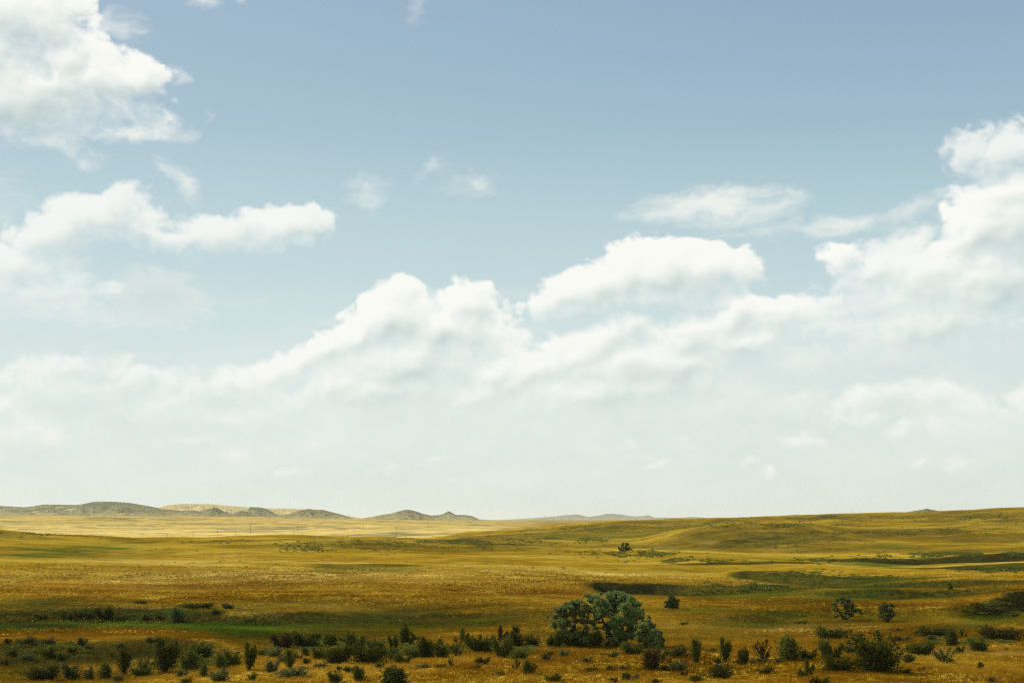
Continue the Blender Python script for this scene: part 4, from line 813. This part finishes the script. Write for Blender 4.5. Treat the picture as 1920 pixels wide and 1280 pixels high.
d_ = n.add('ShaderNodeBsdfDiffuse', {'Color': c}); t_ = n.add('ShaderNodeBsdfTranslucent', {'Color': c})
n.add('ShaderNodeOutputMaterial', {0: n.add('ShaderNodeMixShader', {0: .4, 1: d_.outputs[0], 2: t_.outputs[0]}).outputs[0]})
rs = np.random.RandomState(910); NT_ = 800000; NB = 5
pa = rs.uniform(-.48, .48, NT_); pr = np.sqrt(rs.uniform(66**2, 330**2, NT_)); kp = rs.rand(NT_) < np.clip(1.25-(pr-98)/232*1.25, 0, 1)**1.2; pa = pa[kp]; pr = pr[kp]; NT_ = len(pa)
cvg = cover(pa, pr); pz = height(pa, pr)
hgt = .20*(1+.5*perlin(pr*np.sin(pa)/6., pr*np.cos(pa)/6., 911))*(1+.7*cvg['green']+.3*cvg['brush'])*rs.uniform(.6, 1.4, NT_)
b0 = np.stack([pr*np.sin(pa), pr*np.cos(pa), pz-.02], 1)
an = rs.uniform(0, 2*math.pi, (NT_, NB)); ll = rs.uniform(.2, .8, (NT_, NB)); hb = hgt[:, None]*rs.uniform(.7, 1.25, (NT_, NB))
root = b0[:, None, :]+np.stack([np.cos(an), np.sin(an), an*0], -1)*.07
side = np.stack([-np.sin(an+1), np.cos(an+1), an*0], -1)*.026
tipv = root+np.stack([np.cos(an)*ll*hb+.25*hb, np.sin(an)*ll*hb, hb], -1)
V = np.stack([root-side, root+side, tipv], 2).reshape(-1, 3)
tone = np.clip(.45+.34*perlin(b0[:, 0]/8., b0[:, 1]/5., 913)+.2*perlin(b0[:, 0]/1.8, b0[:, 1]/1.5, 915)+.55*perlin(b0[:, 0]/30., b0[:, 1]/20., 917)+rs.normal(0, .06, NT_), 0, 1)
rep = lambda q: np.repeat(q, NB*3)
tag(mesh_np('grass', V, np.arange(len(V)).reshape(-1, 3), gr_m, {'rnd': rep(tone), **{k_: rep(cvg[k_]) for k_ in ('rust', 'pale', 'olive', 'green', 'brush')}}, smooth=False), kind='stuff')
# yellow flowers in the meadow
fm, n = new_mat('yellow_petals'); b_ = n.add('ShaderNodeBsdfDiffuse', {'Color': n.mix(n.noise(n.add('ShaderNodeNewGeometry').outputs['Position'], 2., 2), (.42, .29, .01, 1), (.55, .41, .03, 1))}); n.add('ShaderNodeOutputMaterial', {0: b_.outputs[0]})
pts = []
for cx, cy, rx, ry, nn in [(150, 1170, 90, 5, 150), (250, 1172, 60, 5, 90), (80, 1187, 90, 3, 120), (40, 1164, 60, 3, 40), (300, 1180, 60, 4, 25), (550, 1192, 50, 12, 70), (200, 1180, 60, 4, 60)]:
    for _ in range(nn):
        q = rs.normal(0, .55, 2); a, r = hit(cx+q[0]*rx, cy+q[1]*ry)
        if r and 100 < r < 260: pts.append((a, r))
pts = np.array(pts); fz = height(pts[:, 0], pts[:, 1])+rs.uniform(.3, .5, len(pts)); fc = np.stack([pts[:, 1]*np.sin(pts[:, 0]), pts[:, 1]*np.cos(pts[:, 0]), fz], 1)
oc = np.array([(1, 0, 0), (0, 1, 0), (-1, 0, 0), (0, -1, 0), (0, 0, .6), (0, 0, -.6)])*.06
V = (fc[:, None, :]+oc[None]*rs.uniform(.6, 1.2, (len(fc), 1, 1))).reshape(-1, 3); tri = np.array([(0, 1, 4), (1, 2, 4), (2, 3, 4), (3, 0, 4), (1, 0, 5), (2, 1, 5), (3, 2, 5), (0, 3, 5)])
tag(mesh_np('flowers', V, (np.arange(len(fc))[:, None, None]*6+tri[None]).reshape(-1, 3), fm, smooth=False), kind='stuff')
# ------------------------------------------------------------------ power poles down on the plain
def box(c, s):
    x, y, z = c; a, b, d_ = s[0]/2, s[1]/2, s[2]/2
    V = [(x+i*a, y+j*b, z+k_*d_) for k_ in (-1, 1) for i, j in ((-1, -1), (1, -1), (1, 1), (-1, 1))]
    return np.array(V), np.array([(0, 3, 2, 1), (4, 5, 6, 7), (0, 1, 5, 4), (1, 2, 6, 5), (2, 3, 7, 6), (3, 0, 4, 7)])
POLES = [(268, 999, 1480), (314, 1000, 1500), (362, 997, 1450), (341, 1000, 2000), (441, 991, 1560), (408, 991, 1900), (470, 979, 1900), (551, 993, 1750), (558, 985, 2300), (628, 984, 2300), (682, 983, 2400), (743, 978, 1250), (803, 981, 2500), (205, 990, 2100), (1386, 966.5, 1080), (1598, 961, 1080), (1766, 955, 1090), (1877, 947, 1090)]
_pl = ['pole standing tallest at the far left where the bright plain begins', 'pole second in the line over the bright plain', 'pole third in the line over the bright plain', 'pole thin and far behind the third one in the line', 'pole where the bright plain narrows to a point', 'pole faint between the third one and the narrowing plain', 'pole reaching up in front of the red knobs', 'pole on the plain below the small rocky hill', 'pole faint just behind the one below the rocky hill', 'pole faint at the foot of the ridge before the butte', 'pole faint left of the twin butte', 'pole tall and dark below the twin butte', 'pole faint right of the twin butte', 'pole faint at the left end of the row over sage', 'pole alone on the ridge above the rounded knoll', 'pole alone on the middle of the right ridge', 'pole on the ridge beside the small pointed hill', 'pole on the highest end of the right ridge']
for (px_, top, r), lab in zip(POLES, _pl):
    a, e_ = px2dir(px_, top); z0 = float(height(np.array([a]), np.array([float(r)]))[0]); zt = EYE+r*math.tan(e_); L = min(max(zt-z0, 3.2), 13)
    e = bpy.data.objects.new('utility_pole', None); C.objects.link(e); e.location = (r*math.sin(a), r*math.cos(a), z0); e.rotation_euler = (0, 0, -a+.4)
    tag(e, 'weathered utility '+lab, 'utility pole', 'utility poles on the plain and ridge')
    tv, tf = tubes([(np.array([(0, 0, -.6), (0, 0, L*.5), (0, 0, L)]), np.array([.21, .18, .15])*(1 if L > 5 else .4))], 8)
    o = mesh_np('post', tv, tf, POST); o.parent = e
    if L > 5:
        bv, bf = box((0, .0, L-.7), (2.2, .12, .14)); bv[:, 1] += .18; o = mesh_np('crossarm', bv, bf, POST, smooth=False); o.parent = e

# ------------------------------------------------------------------ roadside wire fence, only its upper strand in view
e = bpy.data.objects.new('wire_fence', None); C.objects.link(e); tag(e, 'thin wire strand crossing the bottom right corner over the grass', 'fence')
wp = []
for px_, py_ in ((250, 1326), (1120, 1299), (2060, 1266)):
    a, el_ = px2dir(px_, py_); r = 14.5; p = (r*math.sin(a), r*math.cos(a)+.3*(px_-1000)/1000, EYE+r*math.tan(el_)); wp.append(p)
for w_, dz in enumerate((0, -.35, -.7)):
    pts = np.array([[wp[i][k_]+(wp[i+1][k_]-wp[i][k_])*t for k_ in range(3)] for i in range(2) for t in np.linspace(0, 1, 9)][:]); pts = np.delete(pts, 9, 0)
    pts[:, 2] += dz-.02*np.abs(np.sin(np.linspace(0, 2*math.pi, len(pts))))
    tv, tf = tubes([(pts, np.full(len(pts), .0022))], 5); o = mesh_np('wire', tv, tf, POST); o.parent = e
for p in wp:
    r = math.hypot(p[0], p[1]); zg = float(height(np.array([math.atan2(p[0], p[1])]), np.array([r]))[0])
    tv, tf = tubes([(np.array([(p[0], p[1]+.05, zg-.3), (p[0], p[1]+.05, (zg+p[2])/2), (p[0], p[1]+.05, p[2]+.03)]), np.array([.05, .047, .044]))], 8); o = mesh_np('post', tv, tf, POST); o.parent = e
# ------------------------------------------------------------------ haze
hz, n = new_mat('thin_air')
pv = n.add('ShaderNodeVolumePrincipled', {'Color': (.97, 1., .93, 1), 'Density': 2.9e-5, 'Anisotropy': .2})
o_ = n.add('ShaderNodeOutputMaterial'); n.l.new(pv.outputs[0], o_.inputs['Volume'])
zt = 95.; zb = float(GZ.min())-8; R_ = 21500.
hv = [(-R_, -R_, zb), (R_, -R_, zb), (R_, R_, zb), (-R_, R_, zb), (-R_, -R_, zt), (R_, -R_, zt), (R_, R_, zt), (-R_, R_, zt)]
haze = mesh_np('haze', hv, [(0, 3, 2, 1), (4, 5, 6, 7), (0, 1, 5, 4), (1, 2, 6, 5), (2, 3, 7, 6), (3, 0, 4, 7)], hz, smooth=False); tag(haze, kind='stuff')
